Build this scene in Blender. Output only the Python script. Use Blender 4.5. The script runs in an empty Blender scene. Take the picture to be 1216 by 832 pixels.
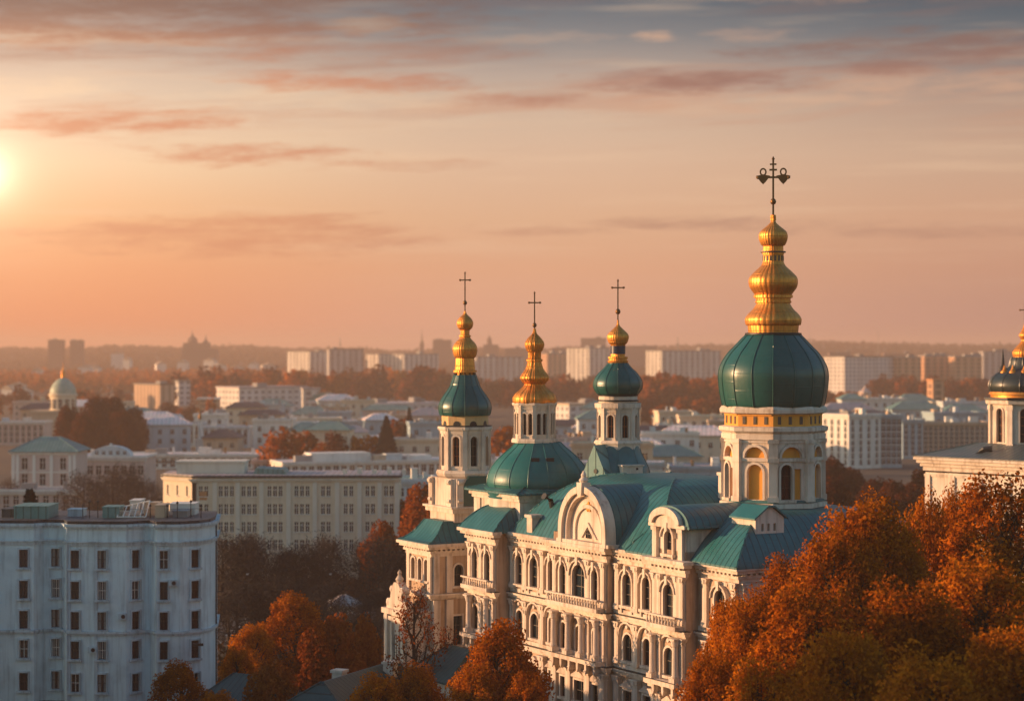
import bpy, bmesh, math, random
import numpy as np
from mathutils import Vector, Matrix
from mathutils.geometry import tessellate_polygon

R = math.radians
scene = bpy.context.scene
C = scene.collection
F = 2438.0          # focal length in units of a 1216-wide frame
H = 37.0            # eye height above the street (a high balcony)

def S(r, g, b):     # sRGB 0..255 -> linear
    def f(c):
        c /= 255.0
        return c / 12.92 if c <= 0.04045 else ((c + 0.055) / 1.055) ** 2.4
    return (f(r), f(g), f(b), 1.0)

# ------------------------------------------------------------------ camera
cd = bpy.data.cameras.new('camera')
cam = bpy.data.objects.new('camera', cd)
C.objects.link(cam)
cam.location = (0, 0, H)
cam.rotation_euler = (R(90), 0, 0)
cd.sensor_width = 36.0
cd.lens = 36.0 * F / 1216.0
cd.clip_start = 1.0
cd.clip_end = 20000.0
cd.dof.use_dof = True
cd.dof.focus_distance = 160.0
cd.dof.aperture_fstop = 0.26
scene.camera = cam

# ------------------------------------------------------------------ exposure
vs = scene.view_settings
vs.view_transform = 'Standard'
vs.look = 'None'
vs.exposure = 0.45
vs.gamma = 1.0
vs.use_curve_mapping = False
scene.cycles.use_denoising = True
scene.cycles.max_bounces = 6
scene.cycles.diffuse_bounces = 3
scene.cycles.glossy_bounces = 3
scene.cycles.transmission_bounces = 3
scene.cycles.volume_bounces = 0
scene.cycles.sample_clamp_indirect = 4.0
scene.cycles.caustics_reflective = False
scene.cycles.caustics_refractive = False

# ------------------------------------------------------------------ sun and sky
SUN_AZ = R(-84)     # left of the view direction
SUN_EL = R(9)
sd = bpy.data.lights.new('sun', 'SUN')
sun = bpy.data.objects.new('sun', sd)
C.objects.link(sun)
sd.energy = 5.0
sd.angle = R(0.6)
sd.color = (1.0, 0.55, 0.28)
to_sun = Vector((math.sin(SUN_AZ) * math.cos(SUN_EL), math.cos(SUN_AZ) * math.cos(SUN_EL), math.sin(SUN_EL)))
sun.rotation_euler = (-to_sun).to_track_quat('-Z', 'Y').to_euler()
sun.location = (-60, 40, 120)

world = bpy.data.worlds.new('World')
scene.world = world
world.use_nodes = True
wt = world.node_tree
for n in list(wt.nodes):
    wt.nodes.remove(n)

class X:
    """a float socket with arithmetic, for writing node maths as formulas"""
    tree = None
    def __init__(self, s): self.s = s
    @staticmethod
    def op(kind, *a, clamp=False):
        n = X.tree.nodes.new('ShaderNodeMath'); n.operation = kind; n.use_clamp = clamp
        for i, v in enumerate(a):
            if isinstance(v, X): X.tree.links.new(v.s, n.inputs[i])
            else: n.inputs[i].default_value = v
        return X(n.outputs[0])
    def __add__(s, o): return X.op('ADD', s, o)
    __radd__ = __add__
    def __sub__(s, o): return X.op('SUBTRACT', s, o)
    def __rsub__(s, o): return X.op('SUBTRACT', o, s)
    def __mul__(s, o): return X.op('MULTIPLY', s, o)
    __rmul__ = __mul__
    def __truediv__(s, o): return X.op('DIVIDE', s, o)
    def __pow__(s, o): return X.op('POWER', s, o)

def sstep(x, a, b):
    n = X.tree.nodes.new('ShaderNodeMapRange'); n.interpolation_type = 'SMOOTHSTEP'
    X.tree.links.new(x.s, n.inputs[0])
    n.inputs[1].default_value = a; n.inputs[2].default_value = b
    n.inputs[3].default_value = 0.0; n.inputs[4].default_value = 1.0
    if a > b:
        n.inputs[1].default_value = b; n.inputs[2].default_value = a
        n.inputs[3].default_value = 1.0; n.inputs[4].default_value = 0.0
    return X(n.outputs[0])

def comb(x, y, z):
    n = X.tree.nodes.new('ShaderNodeCombineXYZ')
    for i, v in enumerate((x, y, z)):
        if isinstance(v, X): X.tree.links.new(v.s, n.inputs[i])
        else: n.inputs[i].default_value = v
    return n.outputs[0]

def noise(vec, scale, detail=4, rough=0.55):
    n = X.tree.nodes.new('ShaderNodeTexNoise')
    if vec is not None: X.tree.links.new(vec, n.inputs['Vector'])
    n.inputs['Scale'].default_value = scale; n.inputs['Detail'].default_value = detail
    n.inputs['Roughness'].default_value = rough
    return X(n.outputs['Fac'])

def ramp(x, stops):
    n = X.tree.nodes.new('ShaderNodeValToRGB')
    e = n.color_ramp.elements
    while len(e) < len(stops): e.new(0.5)
    for i, (p, c) in enumerate(stops):
        e[i].position = p; e[i].color = c
    X.tree.links.new(x.s, n.inputs[0])
    return n.outputs[0]

def mix(f, a, b, blend='MIX'):
    n = X.tree.nodes.new('ShaderNodeMix'); n.data_type = 'RGBA'; n.blend_type = blend
    for i, v in ((0, f), (6, a), (7, b)):
        if isinstance(v, X): X.tree.links.new(v.s, n.inputs[i])
        elif isinstance(v, (int, float)): n.inputs[i].default_value = v
        elif isinstance(v, tuple): n.inputs[i].default_value = v
        else: X.tree.links.new(v, n.inputs[i])
    return n.outputs[2]

def build_sky():
    X.tree = wt
    nd = wt.nodes
    tc = nd.new('ShaderNodeTexCoord')
    sp = nd.new('ShaderNodeSeparateXYZ'); wt.links.new(tc.outputs['Generated'], sp.inputs[0])
    dx, dy, dz = (X(sp.outputs[i]) for i in range(3))
    az = X.op('ARCTAN2', dx, dy)
    el = X.op('ARCSINE', dz)
    A = az * F + 608.0                 # degrees-like scales: 2438 units per radian
    B = el * (-F) + 416.0
    # clear-air gradient, one over the sunny left and one over the right, by elevation
    def stops(lst):
        return [((416 - y) / 500.0, S(*c)) for y, c in lst]
    t = X.op('MULTIPLY', el, F / 500.0, clamp=True)
    left = ramp(t, stops([(416, (232, 142, 98)), (380, (238, 148, 102)), (320, (244, 166, 116)), (260, (248, 188, 136)),
                          (200, (250, 212, 170)), (140, (240, 212, 182)), (90, (218, 192, 170)), (40, (176, 154, 142)), (0, (140, 128, 124)), (-84, (100, 110, 122))]))
    mid = ramp(t, stops([(416, (214, 162, 142)), (380, (226, 168, 140)), (320, (230, 172, 136)), (260, (230, 182, 146)),
                         (190, (228, 190, 160)), (130, (216, 188, 164)), (90, (190, 170, 156)), (45, (140, 138, 138)), (0, (98, 110, 120)), (-84, (84, 104, 122))]))
    right = ramp(t, stops([(416, (182, 136, 122)), (380, (192, 144, 128)), (320, (206, 154, 128)), (260, (214, 166, 136)),
                           (190, (208, 172, 146)), (130, (186, 156, 138)), (90, (150, 136, 130)), (45, (106, 112, 118)), (0, (66, 88, 102)), (-84, (66, 92, 112))]))
    sky = mix(sstep(A, 60, 640), left, mid)
    sky = mix(sstep(A, 640, 1260), sky, right)
    # clouds
    warp = noise(comb(A * (1 / 120.0), (B + A * 0.05) * (1 / 17.0), 3.1), 1.0, 7, 0.62) - 0.5
    warp3 = noise(comb(A * (1 / 38.0), B * (1 / 9.0), 5.7), 1.0, 6, 0.65) - 0.5
    warp2 = noise(comb(A * (1 / 420.0), B * (1 / 60.0), 9.7), 1.0, 3, 0.5) - 0.5
    Bw = B + warp2 * 26.0
    def streak(cx, cy, hx, hy, k=1.0):
        q = ((A - cx) * (1.0 / hx)) ** 2.0 + ((Bw - cy) * (1.0 / hy)) ** 2.0 + warp * 5.6 + warp3 * 2.6
        return sstep(q, 1.7, -0.7) * k
    dark = None
    for a in ((135, 152, 130, 16, .95), (285, 190, 130, 14, .95), (265, 280, 230, 24, .75), (420, 100, 140, 14, .9), (620, 120, 80, 9, .75),
              (830, 102, 130, 15, .95), (1105, 72, 190, 24, .85), (130, 20, 400, 52, 1.0), (420, 60, 200, 14, .6), (860, 270, 150, 9, .5), (660, 279, 90, 6, .45),
              (1130, 280, 120, 8, .35), (520, 200, 80, 7, .4)):
        m = streak(*a)
        dark = m if dark is None else X.op('MAXIMUM', dark, m)
    lightc = None
    for a in ((950, 2, 110, 7, .6), (780, 48, 30, 9, .9), (890, 46, 60, 8, .4), (430, 30, 50, 10, .55), (640, 46, 90, 8, .3), (420, 122, 220, 16, .55), (830, 122, 190, 14, .6),
              (1120, 104, 170, 16, .7), (1040, 128, 20, 4, .5), (60, 56, 190, 12, .7), (230, 150, 330, 30, .25), (440, 196, 150, 10, .4), (30, 120, 150, 16, .7)):
        m = streak(*a)
        lightc = m if lightc is None else X.op('MAXIMUM', lightc, m)
    hazeband = noise(comb(A * (1 / 330.0), B * (1 / 22.0), 21.0), 1.0, 5, 0.55)
    hb = sstep(hazeband, 0.50, 0.78) * sstep(B, 380, 250) * 0.45
    sky = mix(hb, sky, mix(0.6, sky, S(246, 208, 172)))
    sky = mix(lightc * 0.8, sky, mix(sstep(A, 200, 900), S(250, 214, 176), S(226, 178, 146)))
    dcol = mix(sstep(A, 250, 900), S(216, 142, 106), S(158, 116, 104))
    dcol = mix(sstep(B, 110, 10) * 0.9, dcol, S(120, 98, 92))
    big = noise(comb(A * (1 / 520.0) + warp * 0.5, (Bw + A * 0.06) * (1 / 46.0), 33.0), 1.0, 7, 0.62)
    veil = sstep(big, 0.47, 0.72) * sstep(B, 235, 70)
    sky = mix(veil * 0.78, sky, mix(sstep(B, 130, 20), S(206, 150, 122), S(128, 110, 108)))
    sky = mix(dark * 0.92, sky, dcol)
    # glow around the low sun
    d2 = ((A + 4.0) * (1 / 1.0)) ** 2.0 + ((B - 214.0) * 1.0) ** 2.0
    d = d2 ** 0.5
    g1 = X.op('EXPONENT', d * (-1 / 165.0))
    g2 = X.op('EXPONENT', d * (-1 / 19.0))
    def scaled(c, f):
        n = nd.new('ShaderNodeVectorMath'); n.operation = 'SCALE'
        n.inputs[0].default_value = c[:3]
        wt.links.new(f.s, n.inputs['Scale'])
        return n.outputs[0]
    sky = mix(1.0, sky, scaled((1.0, 0.60, 0.34), g1 * 0.36), 'ADD')
    sky = mix(1.0, sky, scaled((1.0, 0.74, 0.52), g2 * 2.2), 'ADD')
    # away from the sunset (behind and above) the sky turns to the cool daylight dome
    nish = nd.new('ShaderNodeTexSky'); nish.sky_type = 'NISHITA'
    nish.sun_disc = False
    nish.sun_elevation = SUN_EL
    nish.sun_rotation = SUN_AZ
    nish.air_density = 1.4; nish.dust_density = 1.5; nish.ozone_density = 2.5
    cool = mix(1.0, nish.outputs[0], (0.80, 0.93, 1.02, 1), 'MULTIPLY')
    sc = nd.new('ShaderNodeVectorMath'); sc.operation = 'SCALE'
    wt.links.new(sky, sc.inputs[0]); sc.inputs['Scale'].default_value = 4.6
    f = sstep(el, R(12), R(28))
    back = sstep(X.op('ABSOLUTE', az), 0.42, 1.3)
    f = X.op('MAXIMUM', f, back)
    out = mix(f, sc.outputs[0], cool)
    bg = nd.new('ShaderNodeBackground'); bg.inputs['Strength'].default_value = 0.15
    wt.links.new(out, bg.inputs['Color'])
    wo = nd.new('ShaderNodeOutputWorld'); wt.links.new(bg.outputs[0], wo.inputs['Surface'])
build_sky()

# ------------------------------------------------------------------ materials
MATS = {}
def newmat(name):
    m = bpy.data.materials.new(name); m.use_nodes = True
    X.tree = m.node_tree
    return m, m.node_tree, m.node_tree.nodes['Principled BSDF']

def obj_coord(t):
    return t.nodes.new('ShaderNodeTexCoord').outputs['Object']

def sep(v):
    n = X.tree.nodes.new('ShaderNodeSeparateXYZ'); X.tree.links.new(v, n.inputs[0])
    return [X(n.outputs[i]) for i in range(3)]

def bump(t, b, h, strength=0.3, dist=0.05):
    n = t.nodes.new('ShaderNodeBump'); n.inputs['Strength'].default_value = strength
    n.inputs['Distance'].default_value = dist
    t.links.new(h.s, n.inputs['Height']); t.links.new(n.outputs[0], b.inputs['Normal'])

def dark(c, k): return (c[0] * k, c[1] * k, c[2] * k, 1)

def plaster(name, c, stain=0.45, stainc=None, rough=0.85, scale=1.0):
    """painted render: blotches, vertical rain streaks, fine grain"""
    if name in MATS: return MATS[name]
    m, t, b = newmat(name)
    v = obj_coord(t); x, y, z = sep(v)
    n1 = noise(comb(x * 0.35 * scale, y * 0.35 * scale, z * 0.35 * scale), 1.0, 5, 0.6)
    st = noise(comb(x * 2.2 * scale, y * 2.2 * scale, z * 0.16 * scale), 1.0, 4, 0.6)
    n3 = noise(comb(x * 3.0 * scale, y * 3.0 * scale, z * 3.0 * scale), 1.0, 4, 0.65)
    k = sstep(st, 0.45, 0.70) * 0.65 + sstep(n1, 0.43, 0.72) * 0.5
    sc = stainc or (c[0] * 0.52, c[1] * 0.47, c[2] * 0.42, 1)
    col = mix(X.op('MULTIPLY', k, stain, clamp=True), (c[0], c[1], c[2], 1), sc)
    col = mix(sstep(n3, 0.55, 0.75) * 0.25, col, dark(c, 0.7))
    t.links.new(col, b.inputs['Base Color'])
    b.inputs['Roughness'].default_value = rough
    bump(t, b, n3, 0.35, 0.03)
    MATS[name] = m
    return m

def roofmat(name, c, rough=0.38, seam=None, spec=0.5, worn=0.5, metal=0.0):
    """painted sheet metal with standing seams along one axis of the object"""
    if name in MATS: return MATS[name]
    m, t, b = newmat(name)
    v = obj_coord(t); x, y, z = sep(v)
    n1 = noise(comb(x * 0.5, y * 0.5, z * 0.5), 1.0, 5, 0.62)
    n2 = noise(comb(x * 2.6, y * 2.6, z * 1.2), 1.0, 4, 0.6)
    col = mix(sstep(n1, 0.38, 0.72) * worn, (c[0], c[1], c[2], 1), (c[0] * 2.4 + 0.022, c[1] * 1.4 + 0.03, c[2] * 1.5 + 0.036, 1))
    col = mix(sstep(n2, 0.54, 0.76) * 0.5, col, dark(c, 0.55))
    hgt = n2 * 0.3
    if seam:
        ax, pitch = seam
        if ax == 'gore':
            q = X.op('ARCTAN2', y, x) * (pitch / (2 * math.pi)); pitch = 1.0
        else: q = {'x': x, 'y': y, 'xy': x + y, 'xmy': x - y}[ax]
        fr = X.op('FRACT', q * (1.0 / pitch))
        cell = noise(comb(X.op('FLOOR', q * (1.0 / pitch)) * 7.31, 0.0, 0.0), 1.0, 0)
        line = sstep(X.op('ABSOLUTE', fr - 0.5), 0.38, 0.47)
        col = mix(sstep(cell, 0.35, 0.7) * 0.45, col, dark(c, 0.72))
        if ax == 'gore': line = line * 0.0
        jt = X.op('FRACT', (z if ax == 'gore' else x + y - q) * (1 / 1.35) + cell * 3.0)
        jl = sstep(X.op('ABSOLUTE', jt - 0.5), 0.465, 0.495)
        col = mix(jl * (0.28 if ax == 'gore' else 0.22), col, dark(c, 0.5)); hgt = hgt + jl * (0.25 if ax == 'gore' else 0.0)
        col = mix(sstep(cell, 0.5, 0.62) * 0.22, col, (c[0] * 2.2 + .012, c[1] * 1.5, c[2] * 1.5, 1))
        col = mix(line * 0.8, col, dark(c, 0.4))
        hgt = hgt + line * 1.6
    t.links.new(col, b.inputs['Base Color'])
    rr = n1 * 0.25 + (rough - 0.1)
    t.links.new(rr.s, b.inputs['Roughness'])
    b.inputs['Specular IOR Level'].default_value = spec
    b.inputs['Metallic'].default_value = metal
    bump(t, b, hgt, 0.5, 0.06)
    MATS[name] = m
    return m

def simple(name, c, rough=0.6, metal=0.0, var=0.3, scale=1.5, spec=0.5, bmp=0.2):
    if name in MATS: return MATS[name]
    m, t, b = newmat(name)
    v = obj_coord(t)
    n1 = noise(v, scale, 5, 0.6)
    col = mix(sstep(n1, 0.35, 0.75) * var, (c[0], c[1], c[2], 1), dark(c, 0.45))
    t.links.new(col, b.inputs['Base Color'])
    b.inputs['Roughness'].default_value = rough; b.inputs['Metallic'].default_value = metal
    b.inputs['Specular IOR Level'].default_value = spec
    bump(t, b, n1, bmp, 0.03)
    MATS[name] = m
    return m

def goldmat():
    m, t, b = newmat('gilding')
    v = obj_coord(t); x, y, z = sep(v)
    n1 = noise(comb(x * 1.4, y * 1.4, z * 1.0), 1.0, 5, 0.65)
    n2 = noise(comb(x * 6, y * 6, z * 1.0), 1.0, 4, 0.6)
    col = mix(sstep(n1, 0.4, 0.72) * 0.6, (0.84, 0.35, 0.07, 1), (0.54, 0.17, 0.03, 1))
    col = mix(sstep(n2, 0.52, 0.75) * 0.55, col, (0.38, 0.13, 0.025, 1))
    ang = X.op('ARCTAN2', y, x)
    fl = X.op('ABSOLUTE', X.op('SINE', ang * 14.0))
    jt = sstep(X.op('ABSOLUTE', X.op('FRACT', z * 1.35) - 0.5), 0.45, 0.49)
    col = mix(jt * 0.4, col, (0.34, 0.12, 0.025, 1))
    col = mix(sstep(fl, 0.22, 0.0) * 0.45, col, (0.42, 0.15, 0.03, 1))
    t.links.new(col, b.inputs['Base Color'])
    b.inputs['Metallic'].default_value = 0.75
    rr = n1 * 0.3 + 0.33
    t.links.new(rr.s, b.inputs['Roughness'])
    bump(t, b, n2 * 0.8 + fl * 0.9 - jt * 0.8 + n1, 0.5, 0.06)
    return m

def glassmat(name, c=(0.005, 0.012, 0.017), rough=0.10):
    if name in MATS: return MATS[name]
    m, t, b = newmat(name)
    oi = t.nodes.new('ShaderNodeObjectInfo')
    col = mix(X(oi.outputs['Random']), (c[0], c[1], c[2], 1), (c[0] * 2.4, c[1] * 2.2, c[2] * 2.2, 1))
    t.links.new(col, b.inputs['Base Color'])
    b.inputs['Roughness'].default_value = rough; b.inputs['Specular IOR Level'].default_value = 0.35
    v = obj_coord(t)
    bump(t, b, noise(v, 1.3, 2), 0.12, 0.05)
    MATS[name] = m
    return m

def leafmat(name, cols, trans=0.36):
    """autumn leaves: hue differs from leaf clump to leaf clump and from tree to tree"""
    m, t, b = newmat(name)
    geo = t.nodes.new('ShaderNodeNewGeometry')
    oi = t.nodes.new('ShaderNodeObjectInfo')
    v = obj_coord(t)
    n1 = noise(v, 0.45, 3, 0.6)
    k = X(geo.outputs['Random Per Island']) * 0.55 + n1 * 0.65 + (X(oi.outputs['Random']) - 0.5) * 0.4 - 0.08
    col = ramp(k, [(0.0, cols[0]), (0.45, cols[1]), (1.0, cols[2])])
    out = t.nodes['Material Output']
    df = t.nodes.new('ShaderNodeBsdfDiffuse'); tr = t.nodes.new('ShaderNodeBsdfTranslucent')
    at = t.nodes.new('ShaderNodeAttribute'); at.attribute_name = 'clump'
    vt = t.nodes.new('ShaderNodeVectorTransform'); vt.vector_type = 'NORMAL'; vt.convert_from = 'OBJECT'; vt.convert_to = 'WORLD'
    t.links.new(at.outputs['Vector'], vt.inputs[0])
    va = t.nodes.new('ShaderNodeVectorMath'); va.operation = 'SCALE'; t.links.new(geo.outputs['Normal'], va.inputs[0]); va.inputs['Scale'].default_value = 0.7
    vb = t.nodes.new('ShaderNodeVectorMath'); t.links.new(va.outputs[0], vb.inputs[0]); t.links.new(vt.outputs[0], vb.inputs[1])
    vn = t.nodes.new('ShaderNodeVectorMath'); vn.operation = 'NORMALIZE'; t.links.new(vb.outputs[0], vn.inputs[0])
    t.links.new(vn.outputs[0], df.inputs['Normal'])
    t.links.new(col, df.inputs['Color']); t.links.new(col, tr.inputs['Color'])
    mx = t.nodes.new('ShaderNodeMixShader'); mx.inputs[0].default_value = trans
    t.links.new(df.outputs[0], mx.inputs[1]); t.links.new(tr.outputs[0], mx.inputs[2])
    t.links.new(mx.outputs[0], out.inputs['Surface'])
    t.nodes.remove(b)
    return m

def gridmat(name, c, winc, px=3.2, pz=3.0, fx=0.5, fz=0.5, rib=True):
    """far block: panel wall with its small windows as a pattern of the wall"""
    if name in MATS: return MATS[name]
    m, t, b = newmat(name)
    v = obj_coord(t); x, y, z = sep(v)
    u = x + y
    fu = X.op('FRACT', u * (1 / px)); fz_ = X.op('FRACT', z * (1 / pz))
    wu = sstep(X.op('ABSOLUTE', fu - 0.5), fx / 2 + 0.05, fx / 2 - 0.05)
    wz = sstep(X.op('ABSOLUTE', fz_ - 0.5), fz / 2 + 0.05, fz / 2 - 0.05)
    cell = noise(comb(X.op('FLOOR', u * (1 / px)) * 3.7, X.op('FLOOR', z * (1 / pz)) * 5.3, 0.0), 1.0, 0)
    n1 = noise(comb(x * 0.06, y * 0.06, z * 0.02), 1.0, 4)
    col = mix(sstep(n1, 0.4, 0.7) * 0.35, (c[0], c[1], c[2], 1), dark(c, 0.7))
    if rib:
        bay = sstep(X.op('ABSOLUTE', X.op('FRACT', u * (1 / (px * 4))) - 0.5), 0.42, 0.47)
        col = mix(bay * 0.45, col, dark(c, 0.5))
    f = wu * wz * (cell * 0.7 + 0.5)
    col = mix(X.op('MINIMUM', f, 1.0), col, winc)
    t.links.new(col, b.inputs['Base Color'])
    b.inputs['Roughness'].default_value = 0.8
    MATS[name] = m
    return m

M_wallp = plaster('peach_plaster', (0.52, 0.37, 0.25), 0.9, (0.22, 0.13, 0.08, 1))
M_white = plaster('white_plaster', (0.74, 0.64, 0.53), 0.75, (0.40, 0.31, 0.23, 1))
M_trim = plaster('white_trim', (0.72, 0.61, 0.50), 0.95, (0.36, 0.27, 0.20, 1))
M_ochre = plaster('ochre_plaster', (0.80, 0.35, 0.055), 0.5, (0.46, 0.20, 0.05, 1))
M_brickwall = plaster('orange_brickwork', (0.48, 0.24, 0.10), 0.6)
M_near = plaster('near_plaster', (0.60, 0.75, 0.79), 0.7, (0.26, 0.34, 0.37, 1))  # white wall; the blue of its shade is put into the base colour
M_neartrim = plaster('near_trim', (0.50, 0.62, 0.67), 0.85, (0.16, 0.21, 0.23, 1))  # trim carries the same blue shade tint in its colour
M_cream = plaster('cream_plaster', (0.80, 0.66, 0.48), 0.4, None, 0.85, 0.6)
M_creamtrim = plaster('cream_trim', (0.78, 0.70, 0.57), 0.4, None, 0.85, 0.6)
M_cool = plaster('cool_plaster', (0.60, 0.66, 0.67), 0.5, None, 0.85, 0.4)
M_coolb = plaster('grey_blue_plaster', (0.36, 0.48, 0.53), 0.5, None, 0.85, 0.4)
M_pale = plaster('pale_plaster', (0.82, 0.77, 0.69), 0.5, None, 0.85, 0.4)
M_pink = plaster('pinkish_plaster', (0.66, 0.50, 0.43), 0.5, None, 0.85, 0.4)
M_sand = plaster('sand_plaster', (0.60, 0.45, 0.31), 0.5, None, 0.85, 0.4)
M_orangeb = plaster('orange_render', (0.62, 0.28, 0.12), 0.4, None, 0.85, 0.4)
TEAL = (0.010, 0.122, 0.130)
M_dome = roofmat('green_dome_sheet', (0.004, 0.082, 0.070), 0.32, ('gore', 16), 0.6, 0.5)
M_dome12 = roofmat('green_dome_sheet_twelve', (0.004, 0.082, 0.070), 0.32, ('gore', 12), 0.6, 0.5)
M_tealgore = roofmat('teal_dome_sheet', (0.006, 0.130, 0.122), 0.40, ('gore', 16), 0.5, 0.6)
M_teal = roofmat('teal_roof_sheet', TEAL, 0.42, None, 0.5, 0.6)
M_tealx = roofmat('teal_roof_seams_x', TEAL, 0.42, ('x', 0.62), 0.5, 0.6)
M_tealy = roofmat('teal_roof_seams_y', TEAL, 0.42, ('y', 0.62), 0.5, 0.6)
M_tealxy = roofmat('teal_roof_seams_xy', TEAL, 0.42, ('xy', 0.7), 0.5, 0.6)
M_tealold = roofmat('old_copper_sheet', (0.10, 0.26, 0.24), 0.55, ('x', 0.8), 0.4, 0.6)
M_greyroof = roofmat('grey_sheet_roof', (0.34, 0.35, 0.35), 0.55, ('x', 0.9), 0.4, 0.5)
M_whiteroof = roofmat('white_sheet_roof', (0.80, 0.76, 0.70), 0.6, ('x', 1.4), 0.4, 0.4)
M_darkroof = roofmat('dark_sheet_roof', (0.05, 0.06, 0.065), 0.5, ('x', 0.9), 0.4, 0.4)
M_blackdome = roofmat('blackened_copper', (0.018, 0.030, 0.028), 0.36, None, 0.6, 0.4)
M_gold = goldmat()
M_bronze = simple('bronze', (0.20, 0.10, 0.035), 0.45, 0.7)
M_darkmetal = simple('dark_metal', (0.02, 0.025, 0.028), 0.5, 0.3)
M_blue = simple('dark_blue_enamel', (0.012, 0.025, 0.06), 0.35)
M_glass = glassmat('window_glass')
M_wood = simple('window_wood', (0.10, 0.075, 0.055), 0.6)
M_redwood = simple('reddish_shutter', (0.30, 0.10, 0.03), 0.6)
M_bark = simple('bark', (0.035, 0.024, 0.018), 0.9, 0, 0.5, 3.0)
M_twig = simple('bare_twigs', (0.030, 0.020, 0.017), 0.9, 0, 0.4, 1.0)
M_concrete = simple('concrete', (0.30, 0.29, 0.28), 0.85)
M_leaf_orange = leafmat('orange_leaves', [(0.17, 0.034, 0.003, 1), (0.46, 0.116, 0.005, 1), (0.74, 0.245, 0.012, 1)])
M_leaf_rust = leafmat('rust_leaves', [(0.10, 0.022, 0.005, 1), (0.29, 0.065, 0.010, 1), (0.46, 0.14, 0.02, 1)])
M_leaf_maroon = leafmat('maroon_leaves', [(0.045, 0.014, 0.008, 1), (0.11, 0.030, 0.014, 1), (0.19, 0.060, 0.022, 1)])
M_leaf_brown = leafmat('brown_leaves', [(0.05, 0.026, 0.014, 1), (0.10, 0.048, 0.022, 1), (0.16, 0.08, 0.036, 1)])
M_needle = leafmat('dark_needles', [(0.002, 0.016, 0.018, 1), (0.003, 0.026, 0.027, 1), (0.005, 0.036, 0.034, 1)], 0.02)

# ------------------------------------------------------------------ mesh helpers
class MB:
    def __init__(self, M=None):
        self.v, self.f, self.m = [], [], []
        self.M = M
    def add(self, vs_, fs, mi=0, M=None):
        o = len(self.v)
        if M is not None: vs_ = [M @ Vector(p) for p in vs_]
        if self.M is not None: vs_ = [self.M @ Vector(p) for p in vs_]
        self.v.extend(tuple(p) for p in vs_)
        for f in fs:
            self.f.append(tuple(i + o for i in f)); self.m.append(mi)
    def box(self, x0, x1, y0, y1, z0, z1, mi=0, M=None):
        p = [(x0, y0, z0), (x1, y0, z0), (x1, y1, z0), (x0, y1, z0), (x0, y0, z1), (x1, y0, z1), (x1, y1, z1), (x0, y1, z1)]
        self.add(p, [(0, 3, 2, 1), (4, 5, 6, 7), (0, 1, 5, 4), (1, 2, 6, 5), (2, 3, 7, 6), (3, 0, 4, 7)], mi, M)
    def lathe(self, prof, n, cx=0, cy=0, mi=0, rot=0.0, cap=True, M=None):
        vs_, fs = [], []
        for r, z in prof:
            for i in range(n):
                a = rot + 2 * math.pi * i / n
                vs_.append((cx + max(r, 0.001) * math.cos(a), cy + max(r, 0.001) * math.sin(a), z))
        for k in range(len(prof) - 1):
            for i in range(n):
                j = (i + 1) % n
                fs.append((k * n + i, k * n + j, (k + 1) * n + j, (k + 1) * n + i))
        if cap:
            fs.append(tuple(range(n))[::-1])
            fs.append(tuple((len(prof) - 1) * n + i for i in range(n)))
        self.add(vs_, fs, mi, M)
    def prism_y(self, pts, y0, y1, mi=0, M=None):
        """outline in x,z pushed along y"""
        n = len(pts)
        vs_ = [(x, y0, z) for x, z in pts] + [(x, y1, z) for x, z in pts]
        fs = [tuple(range(n)), tuple(range(2 * n - 1, n - 1, -1))]
        for i in range(n):
            j = (i + 1) % n
            fs.append((i, i + n, j + n, j))
        self.add(vs_, fs, mi, M)
    def ring_y(self, inner, outer, y0, y1, mi=0, M=None, closed=False):
        """band between two outlines of equal length, pushed along y"""
        n = len(inner)
        vs_ = [(x, y0, z) for x, z in inner] + [(x, y0, z) for x, z in outer] + [(x, y1, z) for x, z in inner] + [(x, y1, z) for x, z in outer]
        fs = []
        for i in range(n if closed else n - 1):
            j = (i + 1) % n
            fs += [(i, j, n + j, n + i), (2 * n + i, 3 * n + i, 3 * n + j, 2 * n + j), (n + i, n + j, 3 * n + j, 3 * n + i), (i, 2 * n + i, 2 * n + j, j)]
        if not closed:
            e = n - 1
            fs += [(0, n, 3 * n, 2 * n), (e, 2 * n + e, 3 * n + e, n + e)]
        self.add(vs_, fs, mi, M)
    def tube(self, pts, radii, n=6, mi=0):
        pts = [Vector(p) for p in pts]
        vs_, fs = [], []
        for k, p in enumerate(pts):
            d = (pts[min(k + 1, len(pts) - 1)] - pts[max(k - 1, 0)]).normalized()
            a = d.orthogonal().normalized(); b = d.cross(a)
            for i in range(n):
                t = 2 * math.pi * i / n
                vs_.append(p + (a * math.cos(t) + b * math.sin(t)) * radii[k])
        for k in range(len(pts) - 1):
            for i in range(n):
                j = (i + 1) % n
                fs.append((k * n + i, k * n + j, (k + 1) * n + j, (k + 1) * n + i))
        fs.append(tuple(range(n))[::-1]); fs.append(tuple((len(pts) - 1) * n + i for i in range(n)))
        self.add(vs_, fs, mi)
    def mesh(self, name, mats, smooth=None):
        me = bpy.data.meshes.new(name)
        me.from_pydata(self.v, [], self.f)
        if not isinstance(mats, (list, tuple)): mats = [mats]
        for m in mats: me.materials.append(m)
        me.polygons.foreach_set('material_index', self.m)
        bm = bmesh.new(); bm.from_mesh(me)
        bmesh.ops.recalc_face_normals(bm, faces=bm.faces[:])
        bm.to_mesh(me); bm.free()
        if smooth is not None:
            me.polygons.foreach_set('use_smooth', [True] * len(me.polygons))
            me.set_sharp_from_angle(angle=R(smooth))
        me.update()
        return me
    def build(self, name, mats, parent=None, smooth=None, M=None):
        return link(name, self.mesh(name, mats, smooth), parent, M)

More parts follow.
